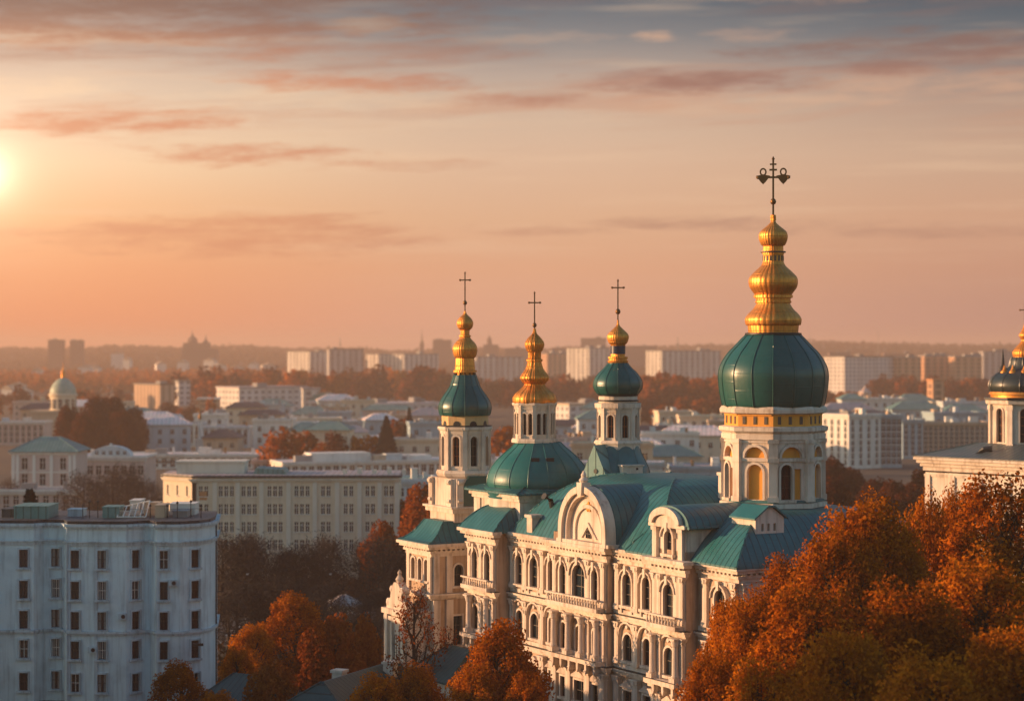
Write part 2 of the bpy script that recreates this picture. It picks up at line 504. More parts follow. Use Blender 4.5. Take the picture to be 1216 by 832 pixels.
def link(name, data, parent=None, M=None):
    o = bpy.data.objects.new(name, data); C.objects.link(o)
    if parent is not None: o.parent = parent
    if M is not None: o.matrix_local = M
    return o

def tag(o, label=None, cat=None, group=None, kind=None):
    if label: o['label'] = label
    if cat: o['category'] = cat
    if group: o['group'] = group
    if kind: o['kind'] = kind
    return o

def thing(name, label, cat, loc=(0, 0, 0), rz=0.0, group=None):
    o = bpy.data.objects.new(name, None); C.objects.link(o)
    o.empty_display_size = 0.5
    o.location = loc; o.rotation_euler = (0, 0, rz)
    return tag(o, label, cat, group)

def copy_tree(o, parent=None):
    kids = [c for c in ALLKIDS.get(o.name, [])] if o.name in ALLKIDS else list(o.children)
    c = o.copy(); C.objects.link(c)
    if parent is not None: c.parent = parent
    for k in kids: copy_tree(k, c)
    return c
ALLKIDS = {}

def T(x=0, y=0, z=0, rz=0.0, s=1.0):
    return Matrix.Translation((x, y, z)) @ Matrix.Rotation(rz, 4, 'Z') @ Matrix.Scale(s, 4)

def face_at(cx, cy, theta):
    """matrix that puts a panel built in the x,z plane (outside = -y) on the side facing theta"""
    return T(cx, cy, 0, theta + math.pi / 2)

def spline(prof, k=5):
    """smooth a lathe profile (Catmull-Rom); a point given as (r, z, 0) is a hard corner"""
    out, seg = [], []
    def flush(s):
        if len(s) < 3:
            return s[:]
        r = []
        for i in range(len(s) - 1):
            p0 = s[max(i - 1, 0)]; p1 = s[i]; p2 = s[i + 1]; p3 = s[min(i + 2, len(s) - 1)]
            for j in range(k):
                t = j / k
                r.append(tuple(0.5 * (2 * p1[a] + (p2[a] - p0[a]) * t + (2 * p0[a] - 5 * p1[a] + 4 * p2[a] - p3[a]) * t * t
                                      + (3 * p1[a] - p0[a] - 3 * p2[a] + p3[a]) * t ** 3) for a in (0, 1)))
        r.append(s[-1])
        return r
    for p in prof:
        seg.append((p[0], p[1]))
        if len(p) == 3:
            out += flush(seg); seg = [(p[0], p[1])]
    out += flush(seg)
    res = [out[0]]
    for p in out[1:]:
        if abs(p[0] - res[-1][0]) + abs(p[1] - res[-1][1]) > 1e-4: res.append(p)
    return res

def arch(w, h, n=7, b=0.0):
    """arched outline, foot at z=0, widened by b all round (not at the foot)"""
    r = w / 2 + b; s = h - w / 2
    pts = [(-r, 0.0)] + [(-r * math.cos(math.pi * i / n), s + r * math.sin(math.pi * i / n)) for i in range(n + 1)] + [(r, 0.0)]
    return pts

def rect(w, h, b=0.0):
    return [(-w / 2 - b, 0.0), (-w / 2 - b, h + b), (w / 2 + b, h + b), (w / 2 + b, 0.0)]

def panel(mb, x0, x1, z0, z1, y, holes, depth=0.4, mi=0, M=None):
    """wall sheet with real openings; holes = [(cx, zfoot, outline)]"""
    outer = [(x0, z0), (x1, z0), (x1, z1), (x0, z1)]
    polys = [[Vector((x, z, 0)) for x, z in outer]]
    hs = []
    for cx, zf, o in holes:
        pts = [(cx + px_, zf + pz_) for px_, pz_ in o]
        hs.append(pts); polys.append([Vector((x, z, 0)) for x, z in pts])
    flat = [p for pl in polys for p in pl]
    tris = tessellate_polygon(polys)
    mb.add([(p.x, y, p.y) for p in flat], [tuple(t) for t in tris], mi, M)
    for pts in hs:
        n = len(pts)
        vs_ = [(x, y, z) for x, z in pts] + [(x, y + depth, z) for x, z in pts]
        mb.add(vs_, [(i, (i + 1) % n, n + (i + 1) % n, n + i) for i in range(n)], mi, M)

def gridwall(mb, x0, x1, z0, z1, xs, zs, y=0.0, depth=0.25, mi=0, M=None):
    """wall sheet with a regular grid of rectangular openings; xs = [(cx, w)], zs = [(foot, h)]"""
    bx = [x0] + [e for c, w in sorted(xs) for e in (c - w / 2, c + w / 2)] + [x1]
    bz = [z0] + [e for f, h in sorted(zs) for e in (f, f + h)] + [z1]
    for i in range(len(bx) - 1):
        for j in range(len(bz) - 1):
            a, b, c, d = bx[i], bx[i + 1], bz[j], bz[j + 1]
            if b - a < 1e-5 or d - c < 1e-5: continue
            if i % 2 == 1 and j % 2 == 1:
                e = y + depth
                mb.add([(a, y, c), (b, y, c), (b, y, d), (a, y, d), (a, e, c), (b, e, c), (b, e, d), (a, e, d)],
                       [(0, 1, 5, 4), (1, 2, 6, 5), (2, 3, 7, 6), (3, 0, 4, 7)], mi, M)
            else:
                mb.add([(a, y, c), (b, y, c), (b, y, d), (a, y, d)], [(0, 1, 2, 3)], mi, M)

WIN = {}
def window_meshes(w, h, kind, frame, bar, depth, style):
    key = (round(w, 2), round(h, 2), kind, frame.name, bar.name, depth, style)
    if key in WIN: return WIN[key]
    mb = MB()
    o0 = arch(w, h) if kind == 'arch' else rect(w, h)
    if style >= 1:
        b = 0.17 if style == 1 else 0.22
        o1 = arch(w, h, 7, b) if kind == 'arch' else rect(w, h, b)
        mb.ring_y(o0, o1, -0.13 if style == 1 else -0.20, 0.02, 0)
        mb.box(-w / 2 - b - 0.1, w / 2 + b + 0.1, -0.26 if style == 1 else -0.34, 0.02, -0.22, -0.003, 0)     # sill
    if style >= 2:
        top = h + 0.34
        if kind == 'arch':
            o2 = arch(w, h, 7, 0.30); o3 = arch(w, h, 7, 0.42)
            mb.ring_y(o2[1:-1], o3[1:-1], -0.36, 0.02, 0)
            mb.box(-0.16, 0.16, -0.42, 0.02, h - 0.02, top + 0.28, 0)          # keystone
        else:
            mb.box(-w / 2 - 0.5, w / 2 + 0.5, -0.4, 0.02, top + 0.003, top + 0.22, 0)
        for s in (-1, 1):                                                         # brackets under the sill
            mb.box(s * (w / 2 + 0.12) - 0.11, s * (w / 2 + 0.12) + 0.11, -0.26, 0.02, -0.6, -0.223, 0)
    y = depth - 0.07
    bw = 0.05 if w < 1.3 else 0.065
    mb.ring_y([(x * (1 - 2 * bw / w), 0.0 + (z if z > 0 else bw) * (1 - bw / h)) for x, z in o0], o0, y, y + 0.06, 1)
    mb.box(-bw / 2, bw / 2, y, y + 0.05, bw, h - bw, 1)
    nz = max(2, int(round(h / 0.95)))
    for k in range(1, nz):
        mb.box(-w / 2 + bw, w / 2 - bw, y + 0.003, y + 0.047, h * k / nz - bw / 2, h * k / nz + bw / 2, 1)
    fm = mb.mesh('window', [frame, bar])
    pb = MB(); pb.add([(x, depth - 0.01, z) for x, z in o0], [tuple(range(len(o0)))])
    pm = pb.mesh('pane', M_glass)
    WIN[key] = (fm, pm)
    return WIN[key]

def window(parent, M, w, h, kind='rect', frame=None, bar=None, depth=0.3, style=1, pane=True):
    fm, pm = window_meshes(w, h, kind, frame or M_trim, bar or M_wood, depth, style)
    o = link('window', fm, parent, M)
    if pane: link('pane', pm, o)
    return o
SMALLWIN = {}
def small_window(parent, M, w, h, depth=0.22):
    """a window of a few pixels: glazing set back in its opening, with a cross bar"""
    key = (round(w, 2), round(h, 2), depth)
    if key not in SMALLWIN:
        mb = MB()
        mb.add([(-w / 2, depth - 0.01, 0), (w / 2, depth - 0.01, 0), (w / 2, depth - 0.01, h), (-w / 2, depth - 0.01, h)], [(0, 1, 2, 3)], 0)
        mb.box(-0.05, 0.05, depth - 0.07, depth - 0.015, 0, h, 1)
        mb.box(-w / 2, w / 2, depth - 0.066, depth - 0.018, h * 0.62, h * 0.62 + 0.09, 1)
        mb.box(-w / 2 - 0.12, w / 2 + 0.12, -0.12, 0.01, -0.14, -0.004, 1)
        SMALLWIN[key] = mb.mesh('window', [M_glass, M_pale])
    return link('window', SMALLWIN[key], parent, M)

def P(x, y, D):
    return Vector(((x - 608) / F * D, D, H - (y - 416) / F * D))

# ------------------------------------------------------------------ the green-domed church
N0 = Vector((16.6, 150.0, 0.0))
CH_RZ = math.atan2(-0.872, 0.490)
church = thing('domed_church', 'long white baroque church with green and gold onion domes and teal roofs', 'church', N0, CH_RZ)
ROTI = Matrix.Rotation(-CH_RZ, 3, 'Z')
def to_local(w):
    return ROTI @ (Vector(w) - N0)
def cam_angle(lp):
    """direction from a church-frame point to the camera, as an angle in the church frame"""
    q = ROTI @ (Vector((0, 0, 0)) - N0) - Vector((lp[0], lp[1], 0))
    return math.atan2(q.y, q.x)

EAVE = 21.0
LEDGES = [(15.4, 0), (11.1, 1), (6.8, 2)]
# s0, s1, t, windows (centre s, width, height-kind)
SECTIONS = [
    (0.0, 5.1, 0.0, [(2.25, 1.35)], [0.42, 4.1]),
    (5.1, 9.5, -1.2, [(7.3, 1.35)], [5.5, 6.1, 8.5, 9.1]),
    (9.5, 17.0, 0.0, [(12.2, 1.1), (15.0, 1.25)], [10.5, 13.6, 16.4]),
    (17.0, 25.5, -0.7, [(18.75, 0.95), (21.25, 2.0), (23.8, 0.95)], [17.45, 19.75, 22.75, 25.05]),
    (25.5, 34.0, 0.0, [(26.9, 0.95), (29.8, 1.35), (32.4, 1.15)], [25.9, 28.3, 31.2, 33.5]),
    (34.0, 39.0, -1.5, [(35.4, 1.0), (37.7, 1.0)], [34.4, 36.55, 38.6]),
]
pil_mesh = {}
def pilaster(parent, x, y, z0, z1, w=0.62, proj=0.26, M=None):
    key = (round(z1 - z0, 2), w, proj)
    if key not in pil_mesh:
        h = z1 - z0
        mb = MB()
        mb.box(-w / 2 - 0.1, w / 2 + 0.1, -proj - 0.1, 0.05, 0.002, 0.32)
        mb.box(-w / 2 - 0.05, w / 2 + 0.05, -proj - 0.05, 0.05, 0.323, 0.46)
        mb.box(-w / 2, w / 2, -proj, 0.05, 0.463, h - 0.55)
        mb.box(-w / 2 - 0.05, w / 2 + 0.05, -proj - 0.05, 0.05, h - 0.547, h - 0.42)
        mb.prism_y([(-w / 2, h - 0.417), (w / 2, h - 0.417), (w / 2 + 0.16, h - 0.12), (-w / 2 - 0.16, h - 0.12)], -proj - 0.1, 0.05)
        mb.box(-w / 2 - 0.2, w / 2 + 0.2, -proj - 0.16, 0.05, h - 0.117, h - 0.003)
        mb.box(-0.13, 0.13, -proj - 0.16, -proj, h - 0.42, h - 0.13)
        pil_mesh[key] = mb.mesh('pilaster', M_trim)
    m = T(x, y, z0) if M is None else M @ T(x, y, z0)
    return link('pilaster', pil_mesh[key], parent, m)

def cornice(mb, x0, x1, y, z, ext0, ext1, big, M=None, eps=0.0):
    """stepped moulding along a wall face; ext0/ext1 let it turn the corner"""
    steps = ([(0.00, 0.30, 0.16), (0.30, 0.52, 0.34), (0.70, 0.95, 0.62), (0.95, 1.22, 0.84)] if big else
             [(0.00, 0.18, 0.14), (0.18, 0.40, 0.36), (0.40, 0.56, 0.52)])
    for a, b, p in steps:
        mb.box(x0 - p * ext0 + eps, x1 + p * ext1 - eps, y - p, y + 0.10, z + a + eps, z + b - 0.003 + eps, 0, M)
    if big:
        n = int((x1 - x0) / 0.5)
        for i in range(n):
            cx = x0 + (i + 0.5) * (x1 - x0) / n
            mb.box(cx - 0.11, cx + 0.11, y - 0.5, y + 0.05, z + 0.522 + eps, z + 0.697 + eps, 0, M)

for k, (s0, s1, t, wins, pils) in enumerate(SECTIONS):
    holes, wl = [], []
    for s, w in wins:
        wide = w > 1.8
        for zf, h, kind, style in ((16.75, 2.55 if not wide else 2.75, 'arch', 2), (12.35, 2.15, 'arch', 1), (8.3, 1.7, 'rect', 1), (2.2, 2.9, 'rect', 1)):
            ww = w if not (kind == 'rect' and wide) else 1.6
            if wide and zf == 12.35: ww = 1.3
            holes.append((-s, zf, arch(ww, h) if kind == 'arch' else rect(ww, h)))
            wl.append((-s, zf, ww, h, kind, style))
    mb = MB()
    panel(mb, -s1, -s0, 0, EAVE + 0.9, t, holes, 0.22)
    if t < 0:
        for x in (-s0, -s1):
            mb.add([(x, t, 0), (x, 0.4, 0), (x, 0.4, EAVE + 0.9), (x, t, EAVE + 0.9)], [(0, 1, 2, 3)])
    mb.build('facade_wall', M_wallp, church)
    for x, zf, ww, h, kind, style in wl:
        window(church, T(x, t, zf), ww, h, kind, M_trim, M_wood, 0.2, style)
    e0 = 1 if t < -0.1 or k == len(SECTIONS) - 1 else 0
    e1 = 1 if t < -0.1 or k == 0 else 0
    c1 = MB(); cornice(c1, -s1, -s0, t, EAVE - 0.98, e0, e1, True, None, 0.004 * k)
    c1.build('cornice', M_trim, church)
    for z, q in LEDGES:
        c2 = MB(); cornice(c2, -s1, -s0, t, z, e0, e1, False, None, 0.004 * k)
        # parapet blocks above the ledge
        c2.box(-s1 + 0.02, -s0 - 0.02, t - 0.14, t + 0.05, z + 0.57 + 0.004 * k, z + 0.95)
        lo = c2.build('ledge', M_trim, church)
        c3 = MB(); c3.box(-s1 - 0.56 * e0, -s0 + 0.56 * e1, t - 0.56, t + 0.03, z + 0.562 + 0.004 * k, z + 0.60 + 0.004 * k); c3.build('dark_edge_strip', M_darkmetal, lo)  # dark strip added for the shadow line and dirt along the ledge
    for s in pils:
        pilaster(church, -s, t, 16.36, EAVE - 0.98, 0.56)
        pilaster(church, -s, t, 12.06, 15.39, 0.62, 0.3)
        pilaster(church, -s, t, 7.76, 11.09, 0.8, 0.34)
    # relief panels between sill and ledge, and hood medallions: the baroque clutter of the wall
    for s, w in wins:
        rl = MB(); rl.box(-s - w / 2 - 0.1, -s + w / 2 + 0.1, t - 0.07, t + 0.02, 20.05 - 0.42, 20.0 - 0.08)
        rl.build('sunk_panel', M_trim, church); rl = MB()
        rl.lathe([(0.02, -0.16), (0.16, -0.10), (0.2, 0.0), (0.16, 0.1)], 10, 0, 0, 0, 0, True, T(-s, t - 0.12, 15.05) @ Matrix.Rotation(R(90), 4, 'X'))
        rl.build('rosette', M_trim, church); rl = MB()
        rl.ring_y(arch(w + 0.9, 0.75, 7), arch(w + 0.9, 0.75, 7, 0.16), t - 0.3, t + 0.02, 0, T(-s, 0, 14.6))
        rl.build('hood_moulding', M_trim, church); rl = MB()
        rl.prism_y([(-w / 2 - 0.45, 0), (w / 2 + 0.45, 0), (0, 0.62)], t - 0.28, t + 0.02, 0, T(-s, 0, 10.25))
        rl.build('window_pediment', M_trim, church)

col_mb = MB()
col_mb.box(-0.36, 0.36, -0.36, 0.36, 0.002, 0.35); col_mb.lathe([(0.30, 0.35), (0.33, 0.45), (0.26, 0.55), (0.23, 2.7), (0.28, 2.75), (0.27, 2.82), (0.38, 3.15), (0.36, 3.2)], 14); col_mb.box(-0.4, 0.4, -0.4, 0.4, 3.2, 3.33)
col_mesh = col_mb.mesh('column', M_trim, 40)
for s_, t_ in ((17.9, -1.25), (20.2, -1.25), (22.3, -1.25), (24.6, -1.25), (5.75, -1.75), (8.85, -1.75), (34.9, -2.05), (38.1, -2.05)):
    link('column', col_mesh, church, T(-s_, t_, 12.06))
for s0, s1, t_ in ((17.2, 25.3, -0.7), (5.2, 9.4, -1.2), (34.1, 38.9, -1.5)):
    mb = MB()
    mb.box(-s1, -s0, t_ - 1.05, t_ + 0.02, 11.70, 12.05)
    for c in np.arange(s0 + 0.5, s1 - 0.3, 1.3): mb.prism_y([(-c - .14, 11.69), (-c + .14, 11.69), (-c + .14, 11.2), (-c, 10.9), (-c - .14, 11.2)], t_ - .9, t_ + .02)
    mb.build('balcony', M_trim, church)
    m2 = MB(); m2.box(-s1 - .03, -s0 + .03, t_ - 1.1, t_ - 1.0, 12.052, 12.09); m2.build('dark_edge_strip', M_darkmetal, church)  # same kind of dark strip along the balcony front
    # upper balcony with its balustrade
    mb = MB(); mb.box(-s1, -s0, t_ - 0.95, t_ + 0.02, 15.98, 16.3); mb.box(-s1, -s0, t_ - 0.95, t_ - 0.72, 16.9, 17.02)
    for c in np.arange(s0 + 0.2, s1 - 0.1, 0.42): mb.lathe([(.05, 16.3), (.1, 16.45), (.05, 16.7), (.08, 16.9)], 6, -c, t_ - .83)
    mb.build('balustrade', M_trim, church)

# near end wall, far end and back
Mend = T(0, 0, 0, R(90))
mb = MB()
holes = [(c, zf, arch(1.35, h)) for c in (3.4, 9.0, 14.6) for zf, h in ((16.75, 2.55), (12.35, 2.15))]
panel(mb, 0, 18, 0, EAVE + 0.9, 0, holes, 0.22, 0, Mend)
mb.add([(-39, -1.5, 0), (-39, 18, 0), (-39, 18, 21.9), (-39, -1.5, 21.9), (0, 18, 0), (0, 18, 21.9)], [(0, 1, 2, 3), (1, 4, 5, 2)])
mb.build('end_wall', M_white, church)
for c in (3.4, 9.0, 14.6):
    for zf, h in ((16.75, 2.55), (12.35, 2.15)):
        window(church, Mend @ T(c, 0, zf), 1.35, h, 'arch', M_trim, M_wood, 0.2, 2 if zf > 15 else 1)
mb = MB(); cornice(mb, 0, 18, 0, EAVE - 0.98, 0, 1, True, Mend, 0.03)
mb.build('cornice', M_trim, church)
for z, q in LEDGES:
    mb = MB(); cornice(mb, 0, 18, 0, z, 0, 1, False, Mend, 0.03); mb.build('ledge', M_trim, church)
for c in (0.5, 6.2, 11.8, 17.4):
    pilaster(church, c, 0, 16.36, EAVE - 0.98, 0.56, 0.26, Mend)
    pilaster(church, c, 0, 12.06, 15.39, 0.62, 0.3, Mend)

def hiproof(name, x0, x1, y0, y1, z0, h, ins, pw=1.8, parent=church, mats=None, k=9, M=None, thick=0.16, bell=False):
    """curved hip roof; ins = (x0 side, x1 side, y0 side, y1 side) insets at the top"""
    mb = MB(M)
    vs_, fs, mi = [], [], []
    vs_ += [(x0, y0, z0 - thick), (x1, y0, z0 - thick), (x1, y1, z0 - thick), (x0, y1, z0 - thick)]
    for j in range(k + 1):
        u = j / k
        if bell: zz = z0 + h * (u ** pw)
        else: zz = z0 + h * (1 - (1 - u) ** pw)
        vs_ += [(x0 + ins[0] * u, y0 + ins[2] * u, zz), (x1 - ins[1] * u, y0 + ins[2] * u, zz), (x1 - ins[1] * u, y1 - ins[3] * u, zz), (x0 + ins[0] * u, y1 - ins[3] * u, zz)]
    for j in range(k + 1):
        for i in range(4):
            a, b = j * 4 + i, j * 4 + (i + 1) % 4
            fs.append((a, b, b + 4, a + 4)); mi.append(i % 2)
    n = (k + 1) * 4
    fs.append((n, n + 1, n + 2, n + 3)); mi.append(0)
    o = len(mb.v)
    for f, q in zip(fs, mi):
        pass
    mb.add(vs_, fs, 0)
    mb.m = mi
    # hip ridges
    for i in range(4):
        pts = [vs_[4 + j * 4 + i] for j in range(k + 1)]
        mb.tube(pts, [0.09] * len(pts), 6, 0)
    return mb.build(name, mats or [M_tealx, M_tealy], parent, 30)

Z0 = EAVE + 0.26
hiproof('roof', -14.2, 0.85, -0.85, 18.6, Z0, 3.55, (4.6, 3.6, 4.9, 4.9), 1.9)
hiproof('roof', -33.3, -9.6, -0.6, 18.5, Z0 + 0.006, 5.25, (8.6, 7.6, 6.6, 8.0), 2.1, church, None, 14)
hiproof('roof', -39.8, -33.2, -2.2, 18.4, Z0 + 0.012, 1.9, (1.2, 1.0, 2.6, 5.0), 1.5)
mb = MB(); mb.box(-41.6, -33.45, 0.6, 9.3, EAVE - 1.4, 24.45)
mb.box(-41.9, -33.15, 0.3, 9.6, 23.75, 24.05); mb.box(-42.1, -32.95, 0.1, 9.8, 24.053, 24.5)
for px_, py_ in ((-33.85, 0.95), (-41.2, 0.95), (-33.85, 8.95)):
    mb.box(px_ - 0.55, px_ + 0.55, py_ - 0.5, py_ + 0.5, EAVE - 1.3, 23.7)
mb.build('dome_block', M_trim, church)
hiproof('roof', -42.4, -32.65, -0.2, 10.1, 24.52, 0.9, (3.6, 3.6, 3.6, 3.6), 1.0)

# big arched pediment over the middle of the facade, with its barrel roof running back
PX = -19.7
mb = MB()
ar = 2.85; stilt = 1.05
inner = arch(2 * ar, stilt + ar, 20); outer = arch(2 * ar, stilt + ar, 20, 0.85); mid_ = arch(2 * ar, stilt + ar, 20, 0.32); inn2 = arch(2 * ar, stilt + ar, 20, -0.65); inn3 = arch(2 * ar, stilt + ar, 20, -0.95)
Mp = T(PX, 0, EAVE + 0.26)
mb.ring_y(inner, outer, -1.25, -0.55, 0, Mp)
mb.ring_y(mid_, outer, -1.55, -1.2, 0, Mp)
mb.ring_y(inn3, inn2, -0.98, -0.6, 0, Mp)
mb.prism_y(arch(2 * ar, stilt + ar, 20, -0.02), -0.80, -0.4, 0, Mp)
mb.box(-ar - 1.2, ar + 1.2, -1.5, -0.4, 0.0, 0.28, 0, Mp)
mb.prism_y([(-0.28, stilt + ar + 0.1), (0.28, stilt + ar + 0.1), (0.40, stilt + ar + 1.15), (-0.40, stilt + ar + 1.15)], -1.75, -0.9, 0, Mp)
mb.lathe([(0.3, 0), (0.42, 0.2), (0.2, 0.42), (0.24, 0.62), (0.05, 0.95)], 10, PX, -1.3, 0, 0, True, T(0, 0, EAVE + 0.26 + stilt + ar + 1.15))
ped = mb.build('arched_pediment', M_trim, church, 30)
mb = MB()
mb.ring_y([(-0.95, 0), (0, 0.95), (0.95, 0)], [(-1.35, -0.0), (0, 1.3), (1.35, 0.0)], -0.95, -0.78, 0, T(PX, 0, EAVE + 0.75))
mb.lathe([(0.03, -0.12), (0.16, -0.08), (0.22, 0.0), (0.16, 0.06)], 12, 0, 0, 0, 0, True, T(PX, -0.86, EAVE + 3.3) @ Matrix.Rotation(R(90), 4, 'X'))
for a in range(5):
    aa = R(90 + 72 * a)
    mb.lathe([(0.03, -0.10), (0.12, -0.05), (0.16, 0.0), (0.12, 0.05)], 8, 0, 0, 1, 0, True, T(PX + 0.3 * math.cos(aa), -0.84, EAVE + 3.3 + 0.3 * math.sin(aa)) @ Matrix.Rotation(R(90), 4, 'X'))
mb.build('pediment_ornament', [M_trim, M_ochre], ped)
window(ped, T(PX, -0.83, EAVE + 0.75), 0.75, 0.75, 'arch', M_trim, M_wood, 0.0, 0)
mb = MB()
pro = arch(2 * ar, stilt + ar, 24, 0.95)
n = len(pro); ys = [-0.52, 2, 5, 9.0]
vs_ = [(PX + x, y, EAVE + 0.25 + z) for y in ys for x, z in pro]
fs = [(j * n + i, j * n + i + 1, (j + 1) * n + i + 1, (j + 1) * n + i) for j in range(3) for i in range(n - 1)]
fs.append(tuple(range(n))); fs.append(tuple(3 * n + i for i in range(n)))
mb.add(vs_, fs)
mb.build('barrel_roof', M_tealy, church, 35)

# attic storey with its own curved gable on the second bay
GX = -7.3
mb = MB()
panel(mb, -2.2, 2.2, 0, 2.5, -1.2, [(0, 0.35, arch(1.05, 1.75))], 0.22, 0, T(GX, 0, EAVE + 0.25))
for sx in (-2.2, 2.2):
    mb.add([(GX + sx, -1.2, EAVE), (GX + sx, 5, EAVE), (GX + sx, 5, EAVE + 2.75), (GX + sx, -1.2, EAVE + 2.75)], [(0, 1, 2, 3)])
ga = [(-2.45, 0.0), (-2.45, 0.25)] + [(2.0 * math.cos(math.pi - math.pi * i / 14), 0.35 + 1.15 * math.sin(math.pi * i / 14)) for i in range(15)] + [(2.45, 0.25), (2.45, 0.0)]
mb.prism_y(ga, -1.55, -1.0, 0, T(GX, 0, EAVE + 2.6))
mb.ring_y([(1.62 * math.cos(math.pi - math.pi * i / 14), 0.2 + 0.75 * math.sin(math.pi * i / 14)) for i in range(15)],
          [(2.05 * math.cos(math.pi - math.pi * i / 14), 0.3 + 1.2 * math.sin(math.pi * i / 14)) for i in range(15)], -1.8, -1.5, 0, T(GX, 0, EAVE + 2.65))
for sx in (-1, 1):
    mb.box(GX + sx * 1.75 - 0.28, GX + sx * 1.75 + 0.28, -1.48, -1.1, EAVE + 0.26, EAVE + 2.55)
    mb.box(GX + sx * 1.75 - 0.36, GX + sx * 1.75 + 0.36, -1.56, -1.1, EAVE + 2.3, EAVE + 2.58)
gab = mb.build('attic_gable', M_trim, church, 30)
window(gab, T(GX, -1.2, EAVE + 0.6), 1.05, 1.75, 'arch', M_trim, M_wood, 0.2, 2)
mb = MB()
gp = [(2.75 * math.cos(math.pi - math.pi * i / 16), 1.55 * math.sin(math.pi * i / 16)) for i in range(17)]
n = 17
vs_ = [(GX + x, y, EAVE + 2.72 + z) for y in (-1.35, 2, 7.2) for x, z in gp]
fs = [(j * n + i, j * n + i + 1, (j + 1) * n + i + 1, (j + 1) * n + i) for j in range(2) for i in range(n - 1)]
fs += [tuple(range(n)), tuple(2 * n + i for i in range(n))]
mb.add(vs_, fs)
mb.tube([(GX + 2.75, -1.4, EAVE + 2.72), (GX + 2.75, 7.2, EAVE + 2.72)], [0.14, 0.14], 6)
mb.build('barrel_roof', M_tealy, church, 35)

# dormer on the near hip
mb = MB()
Md = T(-1.2, 3.2, 23.35, R(90))
panel(mb, -1.3, 1.3, 0, 1.25, -0.6, [(-0.65, 0.3, rect(0.22, 0.55)), (-0.1, 0.3, rect(0.22, 0.55)), (0.45, 0.3, rect(0.22, 0.55))], 0.25, 0, Md)
mb.add([(-1.3, -0.6, 0), (-1.3, 2.4, 0), (-1.3, 2.4, 1.25), (-1.3, -0.6, 1.25)], [(0, 1, 2, 3)], 0, Md)
mb.add([(1.3, -0.6, 0), (1.3, 2.4, 0), (1.3, 2.4, 1.25), (1.3, -0.6, 1.25)], [(0, 1, 2, 3)], 0, Md)
mb.prism_y([(-1.3, 1.25), (1.3, 1.25), (0.25, 2.0), (-0.25, 2.0)], -0.6, 2.2, 0, Md)
dorm = mb.build('dormer', M_trim, church)
mb = MB()
mb.prism_y([(-1.55, 1.15), (-0.28, 2.05), (0.28, 2.05), (1.55, 1.15), (1.55, 1.27), (0.30, 2.18), (-0.30, 2.18), (-1.55, 1.27)], -0.85, 2.4, 0, Md)
mb.build('dormer_roof', M_teal, dorm)
# small pedestal chimney and a bent vent pipe on the left slope
mb = MB(); mb.box(-30.4, -29.5, -0.5, 0.4, EAVE + 0.25, EAVE + 1.7); mb.box(-30.55, -29.35, -0.65, 0.55, EAVE + 1.7, EAVE + 1.95); mb.build('chimney', M_trim, church)
mb = MB(); mb.tube([(-28.9, 1.2, 23.2), (-28.9, 1.0, 24.2), (-28.7, 0.2, 24.6)], [0.22, 0.22, 0.3], 8); mb.build('vent_pipe', M_darkmetal, church, 40)
mb = MB(); mb.box(-12.9, -11.8, 7.2, 8.4, 25.2, 27.0); mb.box(-13.0, -11.7, 7.1, 8.5, 27.0, 27.25); mb.build('chimney', M_white, church)

# ------------------------------------------------------------------ its towers
def finial(name, prof, parent, cx, cy, mat=None, n=28, k=5, smooth=40):
    mb = MB(); mb.lathe(spline(prof, k), n)
    return mb.build(name, mat or M_gold, parent, smooth, T(cx, cy, 0))

def gored_dome(name, prof, n, parent, cx, cy, rot, rib=0.06, mat=None):
    """dome of n bulging sheet-metal gores with a standing rib on each seam"""
    p = spline(prof, 6)
    mb = MB(); K = 4; vs_, fs = [], []
    N = n * K
    for r, z in p:
        for i in range(N):
            a = 2 * math.pi * i / N
            u = ((i % K) / K - 0.5) * 2 * math.pi / n
            flat = math.cos(math.pi / n) / math.cos(u)
            rr = r * (0.35 * flat + 0.65) if i % K else r
            vs_.append((rr * math.cos(a), rr * math.sin(a), z))
    for k in range(len(p) - 1):
        for i in range(N):
            j = (i + 1) % N
            fs.append((k * N + i, k * N + j, (k + 1) * N + j, (k + 1) * N + i))
    fs.append(tuple(range(N))[::-1]); fs.append(tuple((len(p) - 1) * N + i for i in range(N)))
    mb.add(vs_, fs)
    for i in range(n):
        a = 2 * math.pi * i / n
        mb.tube([(r * math.cos(a), r * math.sin(a), z) for r, z in p], [rib] * len(p), 5, 0)
    return mb.build(name, mat or (M_dome if n == 16 else M_dome12), parent, 50, T(cx, cy, 0, rot))

